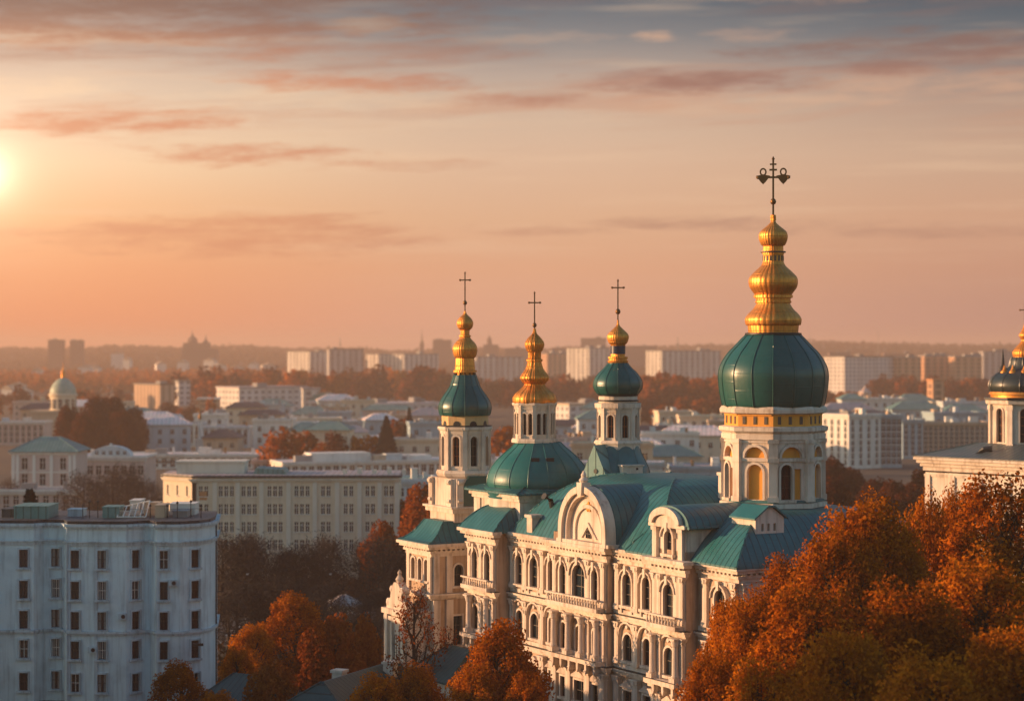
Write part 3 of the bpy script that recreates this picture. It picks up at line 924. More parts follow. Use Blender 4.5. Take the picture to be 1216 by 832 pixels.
def cross(parent, cx, cy, z0, z1, zbar, half, th, ang, ornate=False, zorb=None, rorb=0.2):
    """slender cross; the arms lie across the line of sight of the west front"""
    mb = MB(T(cx, cy, 0, ang + math.pi / 2))
    mb.box(-th, th, -th, th, z0, z1)
    mb.box(-half, half, -th * 0.9, th * 0.9, zbar - th, zbar + th)
    for s in (-1, 1):
        mb.lathe([(0.01, -th * 2), (th * 1.9, -th), (th * 1.9, th), (0.01, th * 2)], 8, s * half, 0, 0, 0, True, T(0, 0, zbar))
    mb.lathe([(0.01, 0), (th * 1.7, th * 2), (0.01, th * 5)], 8, 0, 0, 0, 0, True, T(0, 0, z1 - th))
    if zorb:
        mb.lathe([(0.02, -rorb * 1.1), (rorb * 0.75, -rorb * 0.7), (rorb, 0), (rorb * 0.75, rorb * 0.7), (0.02, rorb * 1.3)], 12, 0, 0, 0, 0, True, T(0, 0, zorb))
    if ornate:
        for s in (-1, 1):
            c = s * half * 0.66
            mb.prism_y([(c - 0.55, zbar + 0.12), (c - 0.1, zbar + 0.2), (c + 0.1, zbar + 0.2), (c + 0.55, zbar + 0.12), (c + 0.2, zbar - 0.35), (c, zbar - 0.55), (c - 0.2, zbar - 0.35)], -0.09, 0.09)
            circ = [(c + 0.16 * math.cos(2 * math.pi * i / 12), zbar + 0.42 + 0.2 * math.sin(2 * math.pi * i / 12)) for i in range(12)]
            circ2 = [(c + 0.28 * math.cos(2 * math.pi * i / 12), zbar + 0.42 + 0.32 * math.sin(2 * math.pi * i / 12)) for i in range(12)]
            mb.ring_y(circ, circ2, -0.07, 0.07, 0, None, True)
        mb.box(-0.3, 0.3, -th * 0.8, th * 0.8, zbar + (z1 - zbar) * 0.38, zbar + (z1 - zbar) * 0.38 + 0.14)
        mb.box(-0.26, 0.26, -th * 0.8, th * 0.8, z1 - 0.4, z1 - 0.28)
    return mb.build('cross', M_bronze, parent, 40)

def octring(mb, cx, cy, rot, prof, mi=0):
    mb.lathe(prof, 8, cx, cy, mi, rot)

class TW:
    def __init__(self, px, D):
        self.k = D / F
        w = Vector(((px - 608) * self.k, D, 0))
        self.c = to_local(w); self.D = D
        self.rot = cam_angle(self.c)
    def z(self, y): return H - (y - 416) * self.k
    def r(self, p): return p * self.k
    def pr(self, lst): return [((self.r(a[1]), self.z(a[0])) if len(a) == 2 else (self.r(a[1]), self.z(a[0]), 0)) for a in lst]

# --- main bell tower
t = TW(918.2, 161.4)
cx, cy = t.c.x, t.c.y
rot = t.rot
mb = MB()
Rr = t.r(59.0)
ap = Rr * math.cos(R(22.5)); hw = Rr * math.sin(R(22.5))
zb, zt = t.z(592), t.z(519)
fw, fh = 1.30, 2.72
tower = None
faces = [rot + R(22.5 + 45 * i) for i in range(8)]
wz = t.z(589.5)
for i, th in enumerate(faces):
    M = face_at(cx, cy, th)
    if i % 2 == 0:
        hs = [(-0.42, wz, arch(0.95, fh)), (0.52, wz, rect(0.62, fh - 0.35))]
    else:
        hs = [(0, wz, arch(fw, fh))]
    hs.append((0, t.z(541), arch(1.7, 0.86, 9)))
    panel(mb, -hw, hw, zb, zt, -ap, hs, 0.35, 0, M)
    mb.ring_y(arch(1.7, 0.86, 9), arch(1.7, 0.86, 9, 0.2), -ap - 0.16, -ap + 0.02, 0, M @ T(0, 0, t.z(541)))
    if i % 2: mb.ring_y(arch(fw, fh, 8), arch(fw, fh, 8, 0.17), -ap - 0.12, -ap + 0.02, 0, M @ T(0, 0, wz))
    mb.box(-hw + 0.05, hw - 0.05, -ap - 0.14, -ap + 0.05, t.z(545), t.z(541.3), 0, M)
    mb.box(-hw + 0.05, hw - 0.05, -ap - 0.10, -ap + 0.05, t.z(523.5), t.z(521), 0, M)
for i in range(8):          # corner pilasters with impost and base
    a = rot + R(45 * i)
    M = T(cx, cy, 0, a + math.pi / 2)
    mb.box(-0.34, 0.34, -Rr - 0.17, -Rr + 0.5, zb, zt, 0, M)
    mb.box(-0.43, 0.43, -Rr - 0.26, -Rr + 0.5, t.z(546), t.z(541), 0, M)
    mb.box(-0.43, 0.43, -Rr - 0.26, -Rr + 0.5, zb + 0.002, t.z(586), 0, M)
    mb.box(-0.43, 0.43, -Rr - 0.26, -Rr + 0.5, t.z(524), t.z(520), 0, M)
octring(mb, cx, cy, rot, [(Rr * 0.9, t.z(520.5)), (t.r(61.5), t.z(520)), (t.r(61.5), t.z(514)), (t.r(60), t.z(513)), (t.r(64.5), t.z(510)), (t.r(64.5), t.z(505.5)), (t.r(59), t.z(504.5))])
octring(mb, cx, cy, rot, [(t.r(59), t.z(490.5)), (t.r(63), t.z(489)), (t.r(63.5), t.z(485)), (t.r(61), t.z(481.5)), (t.r(50), t.z(480.5))])
octring(mb, cx, cy, rot, [(t.r(50), t.z(600)), (t.r(63.5), t.z(599.5)), (t.r(63.5), t.z(594.6)), (t.r(60), t.z(593)), (t.r(50), t.z(591.8))])
tower = mb.build('bell_tower', M_trim, church)
tower['label'] = 'tall octagonal bell tower in white and ochre under the largest green dome'
mb = MB()
for i, th in enumerate(faces):       # ochre infill
    M = face_at(cx, cy, th)
    mb.box(-0.95, 0.95, -ap + 0.28, -ap + 0.4, t.z(541), t.z(524.5), 0, M)
    if i % 2 == 0: mb.box(0.15, 0.95, -ap + 0.26, -ap + 0.42, wz, wz + fh, 0, M)
    elif i % 4 == 3 or i % 4 == 1: mb.box(-0.75, 0.75, -ap + 0.27, -ap + 0.43, wz - 0.01, wz + fh, 0, M)
mb.build('ochre_niche', M_ochre, tower)
for i, th in enumerate(faces):
    if i % 2 == 0:
        window(tower, face_at(cx, cy, th) @ T(-0.42, -ap, wz), 0.95, fh, 'arch', M_trim, M_darkmetal, 0.34, 1)
mb = MB()
octring(mb, cx, cy, rot, [(t.r(57.5), t.z(506)), (t.r(57.5), t.z(488))])
for th in faces:
    M = face_at(cx, cy, th)
    for q in (-0.95, -0.05, 0.85):
        mb.box(q - 0.12, q + 0.12, -t.r(57.5) * math.cos(R(22.5)) - 0.05, -t.r(57.5) * math.cos(R(22.5)) + 0.04, t.z(502), t.z(493), 1, M)
    mb.box(-1.35, 1.35, -t.r(57.5) * math.cos(R(22.5)) - 0.08, -t.r(57.5) * math.cos(R(22.5)) + 0.04, t.z(492), t.z(490.6), 0, M)
mb.build('ochre_band', [M_ochre, M_wood], tower)
mb = MB()
octring(mb, cx, cy, rot, [(t.r(58), t.z(627)), (t.r(58), t.z(600))])
mb.build('tower_base', M_brickwall, tower)
mb = MB(); octring(mb, cx, cy, rot, [(t.r(55), t.z(593)), (t.r(62.5), t.z(593.2)), (t.r(62.5), t.z(591.2)), (t.r(58), t.z(590))])
mb.build('ledge_flashing', M_teal, tower)
dome = gored_dome('dome', t.pr([(481.5, 56), (481, 59.5), (470, 62.3), (456, 64.2), (443, 64.6), (432, 61.5), (420, 54), (410, 44.5), (402, 37), (397, 32), (396, 31, 0), (395.5, 20)]), 16, tower, cx, cy, rot, 0.055)
mb = MB(); mb.lathe([(t.r(30), t.z(398)), (t.r(33.5), t.z(397.4)), (t.r(33.5), t.z(395.4)), (t.r(30), t.z(394.8))], 32, cx, cy); mb.build('dome_collar', M_darkmetal, tower, 40)
fin = finial('gilded_finial', t.pr([(395, 29.5, 0), (386, 30.3, 0), (385.6, 32.5), (379, 33.5), (373, 30), (367, 24), (361.5, 20.5), (360, 20, 0), (359.5, 21.5, 0), (357.5, 21.5, 0), (357, 20.5, 0), (354, 20.8, 0),
                (353.5, 23.2, 0), (350.5, 23.2, 0), (350, 22, 0), (347, 24), (341, 28), (335, 29.2), (329, 28), (322, 21.5), (316, 15), (311.5, 12.6), (311, 12.4, 0), (302.5, 12.2, 0), (302, 12.8, 0), (300.5, 12.8, 0),
                (300, 14.6, 0), (298.4, 14.6, 0), (298, 12, 0), (292, 12, 0), (291, 14), (286, 16.4), (280.5, 17.2), (275, 15.5), (269.5, 9), (265, 4), (262, 2.6, 0), (261.8, 3.4, 0), (255.5, 3.3, 0), (255, 1.5, 0)]), tower, cx, cy, None, 32)
mb = MB()
for i in range(16):
    a = rot + 2 * math.pi * (i + 0.5) / 16
    M = T(0, 0, 0, a + math.pi / 2)
    mb.box(-t.r(1.2), t.r(1.2), -t.r(12.6), -t.r(11.6), t.z(310), t.z(304), 0, M)
mb.lathe([(t.r(12), t.z(300.4)), (t.r(15), t.z(300)), (t.r(15), t.z(298.6)), (t.r(12), t.z(298.2))], 24)
mb.build('finial_arcade', M_wood, fin)
cross(tower, cx, cy, t.z(262), t.z(190), t.z(210.6), t.r(18), 0.075, cam_angle(t.c), True, t.z(239.5), t.r(3.6))

def drum(t, y0, y1, rpx, holes_fn, pil, trim):
    """octagonal lantern with arched windows: returns (mesh builder, matrices, apothem)"""
    cx, cy = t.c.x, t.c.y
    Rr = t.r(rpx); ap = Rr * math.cos(R(22.5)); hw = Rr * math.sin(R(22.5))
    mb = MB(); ms = []
    for i in range(8):
        M = face_at(cx, cy, t.rot + R(22.5 + 45 * i)); ms.append(M)
        panel(mb, -hw, hw, t.z(y1), t.z(y0), -ap, holes_fn(), 0.3, 0, M)
        for c, zf, o in holes_fn():
            b = [(x * 1.32 if abs(x) > 0 else x, z * 1.06) for x, z in o]
            mb.ring_y(o, b, -ap - 0.09, -ap + 0.02, 0, M @ T(c, 0, zf))
    for i in range(8):
        M = T(cx, cy, 0, t.rot + R(45 * i) + math.pi / 2)
        mb.box(-pil, pil, -Rr - 0.1, -Rr + 0.3, t.z(y1), t.z(y0), 0, M)
        mb.box(-pil - 0.06, pil + 0.06, -Rr - 0.16, -Rr + 0.3, t.z(y0 + 4), t.z(y0 + 1.5), 0, M)
        mb.box(-pil - 0.06, pil + 0.06, -Rr - 0.16, -Rr + 0.3, t.z(y1) + 0.002, t.z(y1 - 4), 0, M)
    for pr in trim: octring(mb, cx, cy, t.rot, t.pr(pr))
    return mb, ms, ap

# --- far left tower over the stair wing
t = TW(552.2, 195.0)
cx, cy, rot = t.c.x, t.c.y, t.rot
hf = lambda: [(0, t.z(552), arch(0.72, t.z(517) - t.z(552)))]
mb, ms, ap = drum(t, 506, 557, 29.5, hf, 0.2, [
    [(557.5, 24), (557, 33), (560.5, 34.5), (564, 33), (566, 30), (567, 24)],
    [(515, 24), (514.5, 30.5), (511, 31), (509, 32.5), (506, 32.5), (505.5, 24)]])
tower1 = mb.build('stair_tower', M_trim, church)
tower1['label'] = 'slender stair tower with a squat green dome, at the far left end of the church'
for i, M in enumerate(ms):
    window(tower1, M @ T(0, -ap, t.z(552)), 0.72, t.z(517) - t.z(552), 'arch', M_trim, M_redwood if i % 2 else M_wood, 0.28, 0)
mb = MB(); octring(mb, cx, cy, rot, t.pr([(506, 27.5), (493, 27.8)]))
for i in range(8):
    M = face_at(cx, cy, rot + R(22.5 + 45 * i))
    mb.prism_y(arch(t.r(9), t.r(5.5), 6), -t.r(27.7) * math.cos(R(22.5)) - 0.03, -t.r(27.7) * math.cos(R(22.5)) + 0.03, 1, M @ T(0, 0, t.z(504.5)))
mb.build('ochre_band', [plaster('pale_ochre', (0.70, 0.46, 0.22), 0.5), M_darkmetal], tower1)
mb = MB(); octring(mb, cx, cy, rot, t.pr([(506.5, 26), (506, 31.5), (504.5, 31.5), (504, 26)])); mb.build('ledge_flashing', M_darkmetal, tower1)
gored_dome('dome', t.pr([(493, 29), (489, 30.6), (483, 31.2), (477, 29.6), (470, 25.5), (463, 20.5), (458, 17.5), (457, 17, 0), (456, 17, 0), (452, 15.5), (446, 13.5), (445, 13, 0), (444.5, 8)]), 12, tower1, cx, cy, rot, 0.05)
f1 = finial('gilded_finial', t.pr([(446, 11.5, 0), (442, 11.5, 0), (441.8, 14, 0), (439.5, 14, 0), (439, 12, 0), (425, 11, 0), (424, 12.5), (419, 14.2), (413.5, 14.8), (408, 12.5), (402.5, 7.5), (400, 6, 0), (399.6, 7, 0), (398, 7, 0), (397.7, 5.4, 0),
      (392, 5.6, 0), (389, 8.5), (383.5, 9.9), (378, 7.5), (373.5, 2.8), (370, 1.2, 0), (369, 1.0)]), tower1, cx, cy)
mb = MB()
for i in range(12):
    a = rot + 2 * math.pi * i / 12
    mb.lathe([(t.r(0.2), -t.r(1.4)), (t.r(1.3), 0), (t.r(0.2), t.r(1.4))], 8, t.r(12) * math.cos(a), t.r(12) * math.sin(a), 0, 0, True, T(0, 0, t.z(443.5)))
mb.build('bead_ring', M_bronze, f1)
cross(tower1, cx, cy, t.z(372), t.z(325), t.z(332.5), t.r(5.8), 0.055, rot, False, t.z(359.5), t.r(2.6))
# square stage with green panel, volutes and concave skirt
mb = MB(T(cx, cy, 0))
hs_ = 2.45
mb.box(-hs_, hs_, -hs_, hs_, t.z(617), t.z(566))
mb.box(-hs_ - 0.35, hs_ + 0.35, -hs_ - 0.35, hs_ + 0.35, t.z(606), t.z(601)); mb.box(-hs_ - 0.55, hs_ + 0.55, -hs_ - 0.55, hs_ + 0.55, t.z(601) + 0.003, t.z(598.5))
for sx in (-1, 1):
    for a in (0, 1):
        M = T(0, 0, 0, R(90 * a))
        mb.box(sx * 1.95 - 0.34, sx * 1.95 + 0.34, -hs_ - 0.28, hs_ + 0.28, t.z(598.5) + 0.003, t.z(566.2), 0, M)
        mb.lathe([(0.05, -0.3), (0.26, -0.24), (0.26, 0.24), (0.05, 0.3)], 12, 0, 0, 0, 0, True, M @ T(sx * 1.95, -hs_ - 0.24, t.z(570)) @ Matrix.Rotation(R(90), 4, 'Y'))
        mb.lathe([(0.05, -0.3), (0.2, -0.24), (0.2, 0.24), (0.05, 0.3)], 12, 0, 0, 0, 0, True, M @ T(sx * 1.95, -hs_ - 0.24, t.z(592)) @ Matrix.Rotation(R(90), 4, 'Y'))
stg = mb.build('square_stage', M_trim, tower1, 35)
mb = MB(T(cx, cy, 0))
pn = [(-1.55, 0.0), (-1.55, 1.75), (-0.95, 2.75), (0.95, 2.75), (1.55, 1.75), (1.55, 0.0)]
for a in (1, 3):
    mb.prism_y(pn, -hs_ - 0.14, -hs_ + 0.05, 0, T(0, 0, 0, R(90 * a)) @ T(0, 0, t.z(598) + 0.02))
mb.build('green_panel', M_dome, stg)
# stair wing under the tower
WX0, WX1, WY0, WY1 = -51.7, -46.7, -1.3, 8.2
WE = 18.9
mb = MB()
hl = [(1.3, 15.6, arch(0.8, 2.0)), (2.7, 15.6, arch(0.8, 2.0)), (4.0, 15.6, arch(0.8, 2.0)), (4.2, 10.6, rect(0.6, 2.2))]
panel(mb, 0, WX1 - WX0, 0, WE, 0, hl, 0.35, 0, T(WX0, WY0, 0))
hr = [(2.75, 15.1, arch(0.95, 2.0)), (2.65, 9.6, rect(0.95, 2.7)), (2.65, 4.0, rect(0.95, 2.4)), (6.4, 15.1, arch(0.95, 2.0)), (6.4, 9.6, rect(0.95, 2.7))]
panel(mb, 0, WY1 - WY0, 0, WE, 0, hr, 0.35, 0, T(WX1, WY0, 0, R(90)))
mb.add([(WX0, WY0, 0), (WX0, WY1, 0), (WX1, WY1, 0), (WX0, WY0, WE), (WX0, WY1, WE), (WX1, WY1, WE)], [(0, 1, 4, 3), (1, 2, 5, 4)])
wing = mb.build('stair_wing', M_wallp, church)
for c, zf, o in hl:
    window(wing, T(WX0 + c, WY0, zf), 0.8, max(z for x, z in o), 'arch' if len(o) > 4 else 'rect', M_trim, M_wood, 0.33, 1)
for c, zf, o in hr:
    window(wing, T(WX1, WY0, 0, R(90)) @ T(c, 0, zf), max(x for x, z in o) * 2, max(z for x, z in o), 'arch' if len(o) > 4 else 'rect', M_trim, M_wood, 0.33, 1)
mb = MB()
for z, big in ((WE - 1.0, True), (13.9, False), (8.6, False)):
    cornice(mb, WX0, WX1, WY0, z, 1, 1, big, None, 0.002)
    cornice(mb, 0, WY1 - WY0, 0, z, 0, 1, big, T(WX1, WY0, 0, R(90)), 0.007)
mb.build('cornice', M_trim, wing)
for c in (0.35, 4.7):
    mb = MB(); mb.box(WX0 + c - 0.3, WX0 + c + 0.3, WY0 - 0.2, WY0 + 0.05, 14.5, WE - 1.0); mb.build('pilaster', M_trim, wing)
for c in (0.4, 1.75, 4.4, 9.0):
    mb = MB(); mb.box(WX1 - 0.05, WX1 + 0.2, WY0 + c - 0.3, WY0 + c + 0.3, 14.5, WE - 1.0); mb.box(WX1 - 0.05, WX1 + 0.28, WY0 + c - 0.36, WY0 + c + 0.36, 9.2, 13.88); mb.build('pilaster', M_trim, wing)
hiproof('wing_roof', WX0 - 0.7, WX1 + 0.7, WY0 - 0.7, WY1 + 0.6, WE + 0.28, t.z(615) - WE - 0.28, (1.3, 1.3, 2.2, 2.2), 1.7, wing, [M_tealx, M_tealy], 8, None, 0.14, True)
# link between wing and nave
mb = MB(); mb.box(-46.75, -38.95, 3.0, 16.0, 0, 19.6); mb.build('link_wall', M_white, church)
hiproof('roof', -47, -38.9, 2.6, 16.3, 19.62, 1.8, (0.2, 0.2, 4, 4), 1.3)

# ornate porch gable against the wing
mb = MB()
PXc = -49.4
mb.box(PXc - 2.1, PXc + 2.1, -3.6, -1.41, 0, 12.4)
mb.box(PXc - 2.5, PXc + 2.5, -4.0, -1.35, 12.4, 12.9)
mb.prism_y([(-2.0, 0), (2.0, 0), (1.9, 0.6), (1.2, 1.0), (1.0, 1.9), (0.4, 2.5), (-0.4, 2.5), (-1.0, 1.9), (-1.2, 1.0), (-1.9, 0.6)], -3.7, -2.9, 0, T(PXc, 0, 12.9))
for sx in (-1, 1):
    for zz, rr in ((13.4, 0.42), (14.7, 0.34)):
        mb.lathe([(rr * 0.3, -0.5), (rr, -0.35), (rr, 0.35), (rr * 0.3, 0.5)], 12, 0, 0, 0, 0, True, T(PXc + sx * (1.75 if rr > 0.4 else 1.05), -3.3, zz) @ Matrix.Rotation(R(90), 4, 'X'))
    mb.box(PXc + sx * 1.7 - 0.3, PXc + sx * 1.7 + 0.3, -3.95, -3.55, 0.3, 12.39)
    mb.box(PXc + sx * 0.75 - 0.2, PXc + sx * 0.75 + 0.2, -3.85, -3.55, 6.3, 11.6)
mb.lathe([(0.25, 0), (0.4, 0.3), (0.15, 0.7), (0.22, 0.9), (0.03, 1.2)], 10, PXc, -3.3, 0, 0, True, T(0, 0, 15.4))
for z in (6.0, 11.8): mb.box(PXc - 2.3, PXc + 2.3, -3.85, -1.4, z, z + 0.4)
porch = mb.build('porch_gable', M_trim, church, 35)
window(porch, T(PXc, -3.6, 7.2), 1.0, 3.4, 'arch', M_trim, M_wood, 0.02, 0)
window(porch, T(PXc, -3.6, 1.2), 1.2, 3.4, 'arch', M_trim, M_wood, 0.02, 0)

# --- broad dome with golden lantern
t = TW(634.8, 185.0)
cx, cy, rot = t.c.x, t.c.y, t.rot
t2 = TW(639.5, 185.0); dx_, dy_ = t2.c.x, t2.c.y
mb = MB()
mb.lathe(t.pr([(600, 61), (583, 61), (582.5, 63.5), (579, 64), (577.5, 62)]), 32, dx_, dy_)
big = mb.build('dome_base', M_white, church, 35)
mb = MB(); mb.lathe(t.pr([(592, 60), (581.5, 64), (578, 65), (576.5, 61)]), 32, dx_, dy_)
mb.build('ledge_flashing', M_teal, big, 35)
bd = gored_dome('broad_dome', t.pr([(577.5, 60), (572, 62), (564, 61), (555, 57), (546, 50), (538, 41.5), (531, 33), (526, 28), (525, 27, 0), (524.5, 20)]), 16, big, dx_, dy_, rot + R(11), 0.05, M_tealgore)
mb = MB()
for a in (-0.08, 0.28):
    mb = MB(); aa = rot + a
    mb.box(-0.35, 0.35, -t.r(49), -t.r(42), t.z(546), t.z(541), 0, T(0, 0, 0, aa - rot - R(11) + math.pi / 2))
    mb.build('roof_vent', M_darkmetal, bd)
hw_ = t.r(23.5) * math.sin(R(22.5))
wh = t.z(490) - t.z(515)
hf = lambda: [(-hw_ * 0.42, t.z(515), arch(0.42, wh)), (hw_ * 0.42, t.z(515), arch(0.42, wh))]
mb, ms, ap = drum(t, 479, 520, 23.8, hf, 0.15, [
    [(520.5, 20), (520, 26.5), (522, 27.5), (525, 27.5), (526, 20)],
    [(486, 20), (485.5, 24.5), (483, 25.2), (480, 26.8), (478, 26.8), (477.5, 20)]])
tower2 = mb.build('lantern_tower', M_trim, church)
tower2['label'] = 'white lantern with an all gilded cap on the broad teal dome'
for M in ms:
    for s in (-1, 1):
        window(tower2, M @ T(s * hw_ * 0.42, -ap, t.z(515)), 0.42, wh, 'arch', M_trim, M_wood, 0.28, 0)
gored_dome('gilded_cap', t.pr([(478.5, 25, 0), (475.5, 25.8), (472, 25.4), (467, 22.5), (462, 16.5), (457.5, 12.2), (456, 11.6, 0), (455, 12.6, 0), (452, 15.4), (448.5, 17), (444, 14.8), (438, 10.4), (431, 8.2), (429, 8, 0), (428.6, 9.3, 0), (426.6, 9.3, 0), (426, 7.4, 0),
     (418, 7.3, 0), (416, 9), (411, 11), (407, 11), (402, 8), (397, 3.2), (393.5, 1.6, 0), (390, 1.2)]), 16, tower2, cx, cy, rot, 0.03, M_gold)
cross(tower2, cx, cy, t.z(394), t.z(348.5), t.z(359.3), t.r(6.5), 0.055, rot, False, t.z(386), t.r(2.7))

# --- onion-domed lantern behind the pediment
t = TW(733.8, 180.4)
cx, cy, rot = t.c.x, t.c.y, t.rot
wh = t.z(492) - t.z(519)
hf = lambda: [(0, t.z(519), arch(0.62, wh))]
mb, ms, ap = drum(t, 482, 522, 24.2, hf, 0.17, [
    [(522.3, 20), (522, 26.5), (524.5, 28.5), (526, 28.5), (526.5, 20)],
    [(490, 20), (489.5, 24.8), (486, 25.5), (483.5, 27.5), (478.5, 27.8), (477.5, 22)]])
mb.lathe(t.pr([(478, 23), (470, 23), (469, 21)]), 24, cx, cy)
octring(mb, cx, cy, rot, t.pr([(575, 26.5), (525, 26.5)]))
tower3 = mb.build('onion_lantern', M_trim, church)
tower3['label'] = 'white lantern with a green onion dome behind the arched pediment'
for i, M in enumerate(ms):
    window(tower3, M @ T(0, -ap, t.z(519)), 0.62, wh, 'arch', M_trim, M_redwood if i in (0, 7, 1) else M_wood, 0.26, 0)
mb = MB(); mb.lathe(t.pr([(476.5, 22), (476, 25), (474.6, 25), (474, 22)]), 24, cx, cy); mb.lathe(t.pr([(470.5, 21), (470, 24), (469, 24), (468.4, 21)]), 24, cx, cy)
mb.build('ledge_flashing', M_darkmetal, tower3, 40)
gored_dome('onion_dome', t.pr([(468.5, 22), (467, 24.5), (462, 28), (457, 29.2), (451, 28), (444, 23.5), (438, 17.5), (433, 13), (431, 12, 0), (430.5, 8)]), 12, tower3, cx, cy, rot, 0.04)
finial('gilded_finial', t.pr([(432, 10.5, 0), (430.5, 12, 0), (428, 12.3, 0), (427.6, 10.8, 0), (426, 10.8, 0), (425.6, 11.8, 0), (423.5, 11.8, 0), (423, 8.6, 0), (420, 8.4, 0)]), tower3, cx, cy)
mb = MB(); mb.lathe(t.pr([(420.2, 8.9), (410.5, 8.9)]), 20, cx, cy); mb.build('blue_neck', M_blue, tower3, 40)
finial('gilded_onion', t.pr([(411, 8.6, 0), (409, 9, 0), (406.5, 11.4), (401, 13), (396.5, 12), (391, 6.5), (387, 2.5), (384, 1.3), (380, 1.1)]), tower3, cx, cy)
cross(tower3, cx, cy, t.z(386), t.z(334), t.z(341.5), t.r(6.8), 0.055, rot, False, t.z(370), t.r(3.2))
sk = gored_dome('skirt_roof', t.pr([(572, 36), (563, 37.5), (556, 36.5), (548, 33), (538, 28), (528, 25), (524.5, 24, 0), (524, 18)]), 8, tower3, cx, cy, rot, 0.05, M_teal)
mb = MB()
Mg = face_at(cx, cy, rot - R(38))
mb.prism_y([(-1.5, 0), (1.5, 0), (0.0, 3.0)], -t.r(36) - 0.7, -t.r(20), 0, Mg @ T(0, 0, t.z(567)))
mb.box(-1.0, 1.0, -t.r(36) - 0.75, -t.r(36) - 0.69, t.z(566), t.z(566) + 0.12, 1, Mg)
mb.lathe([(0.02, -0.1), (0.2, -0.05), (0.2, 0.06)], 10, 0, 0, 1, 0, True, Mg @ T(0.2, -t.r(36) - 0.72, t.z(557)) @ Matrix.Rotation(R(90), 4, 'X'))
mb.build('gablet', [M_tealold, M_darkmetal], tower3)
mb = MB()
Mg = face_at(cx, cy, rot + R(24))
mb.box(-0.95, 0.95, -t.r(36) - 0.5, -t.r(22), t.z(570), t.z(551), 0, Mg)
mb.box(-1.05, 1.05, -t.r(36) - 0.6, -t.r(22), t.z(551), t.z(549.5), 0, Mg)
mb.box(0.3, 0.5, -t.r(36) - 0.53, -t.r(36) - 0.45, t.z(555.5), t.z(553), 1, Mg)
mb.build('chimney', [M_white, M_darkmetal], tower3)

# ------------------------------------------------------------------ ground, streets, hills
def groundmat():
    m, t, b = newmat('city_ground')
    v = obj_coord(t); x, y, z = sep(v)
    n1 = noise(comb(x * 0.012, y * 0.012, 0.0), 1.0, 6, 0.6)
    n2 = noise(comb(x * 0.25, y * 0.25, 0.0), 1.0, 5, 0.6)
    col = ramp(n1, [(0.3, (0.045, 0.042, 0.036, 1)), (0.5, (0.085, 0.060, 0.036, 1)), (0.7, (0.12, 0.075, 0.035, 1))])
    col = mix(sstep(n2, 0.45, 0.7) * 0.6, col, (0.055, 0.05, 0.044, 1))
    t.links.new(col, b.inputs['Base Color']); b.inputs['Roughness'].default_value = 0.95
    bump(t, b, n2, 0.4, 0.1)
    return m
mb = MB()
nx, ny = 40, 48
vs_ = [(-3200 + 6400 * i / nx, -320 + 6600 * j / ny, 0) for j in range(ny + 1) for i in range(nx + 1)]
fs = [(j * (nx + 1) + i, j * (nx + 1) + i + 1, (j + 1) * (nx + 1) + i + 1, (j + 1) * (nx + 1) + i) for j in range(ny) for i in range(nx)]
mb.add(vs_, fs)
tag(mb.build('ground', groundmat()), kind='structure')
M_asphalt = simple('asphalt', (0.045, 0.045, 0.048), 0.9, 0, 0.3, 0.6)
M_paving = simple('pale_paving', (0.16, 0.15, 0.14), 0.9, 0, 0.4, 0.8)
M_line = simple('road_paint', (0.70, 0.70, 0.66), 0.7)
mb = MB(); mb.box(-150, 60, 262, 272, -0.2, 0.004); tag(mb.build('road', M_asphalt), kind='structure')
mb = MB()
for i in range(34): mb.add([(-148 + i * 6, 266.93, 0.009), (-145 + i * 6, 266.93, 0.009), (-145 + i * 6, 267.07, 0.009), (-148 + i * 6, 267.07, 0.009)], [(0, 1, 2, 3)])
tag(mb.build('road_markings', M_line), kind='structure')
mb = MB()
mb.box(-150, 60, 258.6, 262, -0.2, 0.13); mb.box(-150, 60, 272, 276, -0.2, 0.13)
tag(mb.build('pavement', M_paving), kind='structure')
mb = MB(); mb.box(-42, -14, 276.004, 284, -0.2, 0.10); tag(mb.build('forecourt_paving', M_paving), kind='structure')

rng = np.random.default_rng(7)
def ridge(a):     # height of the far skyline by direction (a in photo columns)
    xs = [-900, 0, 60, 130, 200, 300, 400, 520, 640, 720, 800, 880, 960, 1060, 1140, 1216, 2100]
    ys = [415, 416, 414, 411, 412, 414, 414, 416, 416, 413, 411, 410, 408, 408, 409, 411, 412]
    return float(np.interp(a, xs, ys))
def hill_z(x, y):
    a = 608 + F * x / max(y, 1)
    top = H + (416 - ridge(a)) / F * 4300 - 8
    u = min(max((y - 2500) / 1700, 0), 1); s = u * u * (3 - 2 * u)
    d = min(max((y - 4300) / 1500, 0), 1)
    w = 2.5 * math.sin(x * 0.011 + 1.3) + 2.0 * math.sin(x * 0.027 + y * 0.004)
    return -3 + (top + 3 + w) * s - d * 12
mb = MB()
nx, ny = 90, 34
vs_ = []
for j in range(ny + 1):
    y = 2450 + 3700 * j / ny
    for i in range(nx + 1):
        x = -1750 + 3500 * i / nx
        vs_.append((x, y, hill_z(x, y)))
fs = [(j * (nx + 1) + i, j * (nx + 1) + i + 1, (j + 1) * (nx + 1) + i + 1, (j + 1) * (nx + 1) + i) for j in range(ny) for i in range(nx)]
mb.add(vs_, fs)
tag(mb.build('hills', simple('hill_soil', (0.10, 0.055, 0.03), 0.95, 0, 0.5, 0.01), None, 60), kind='structure')

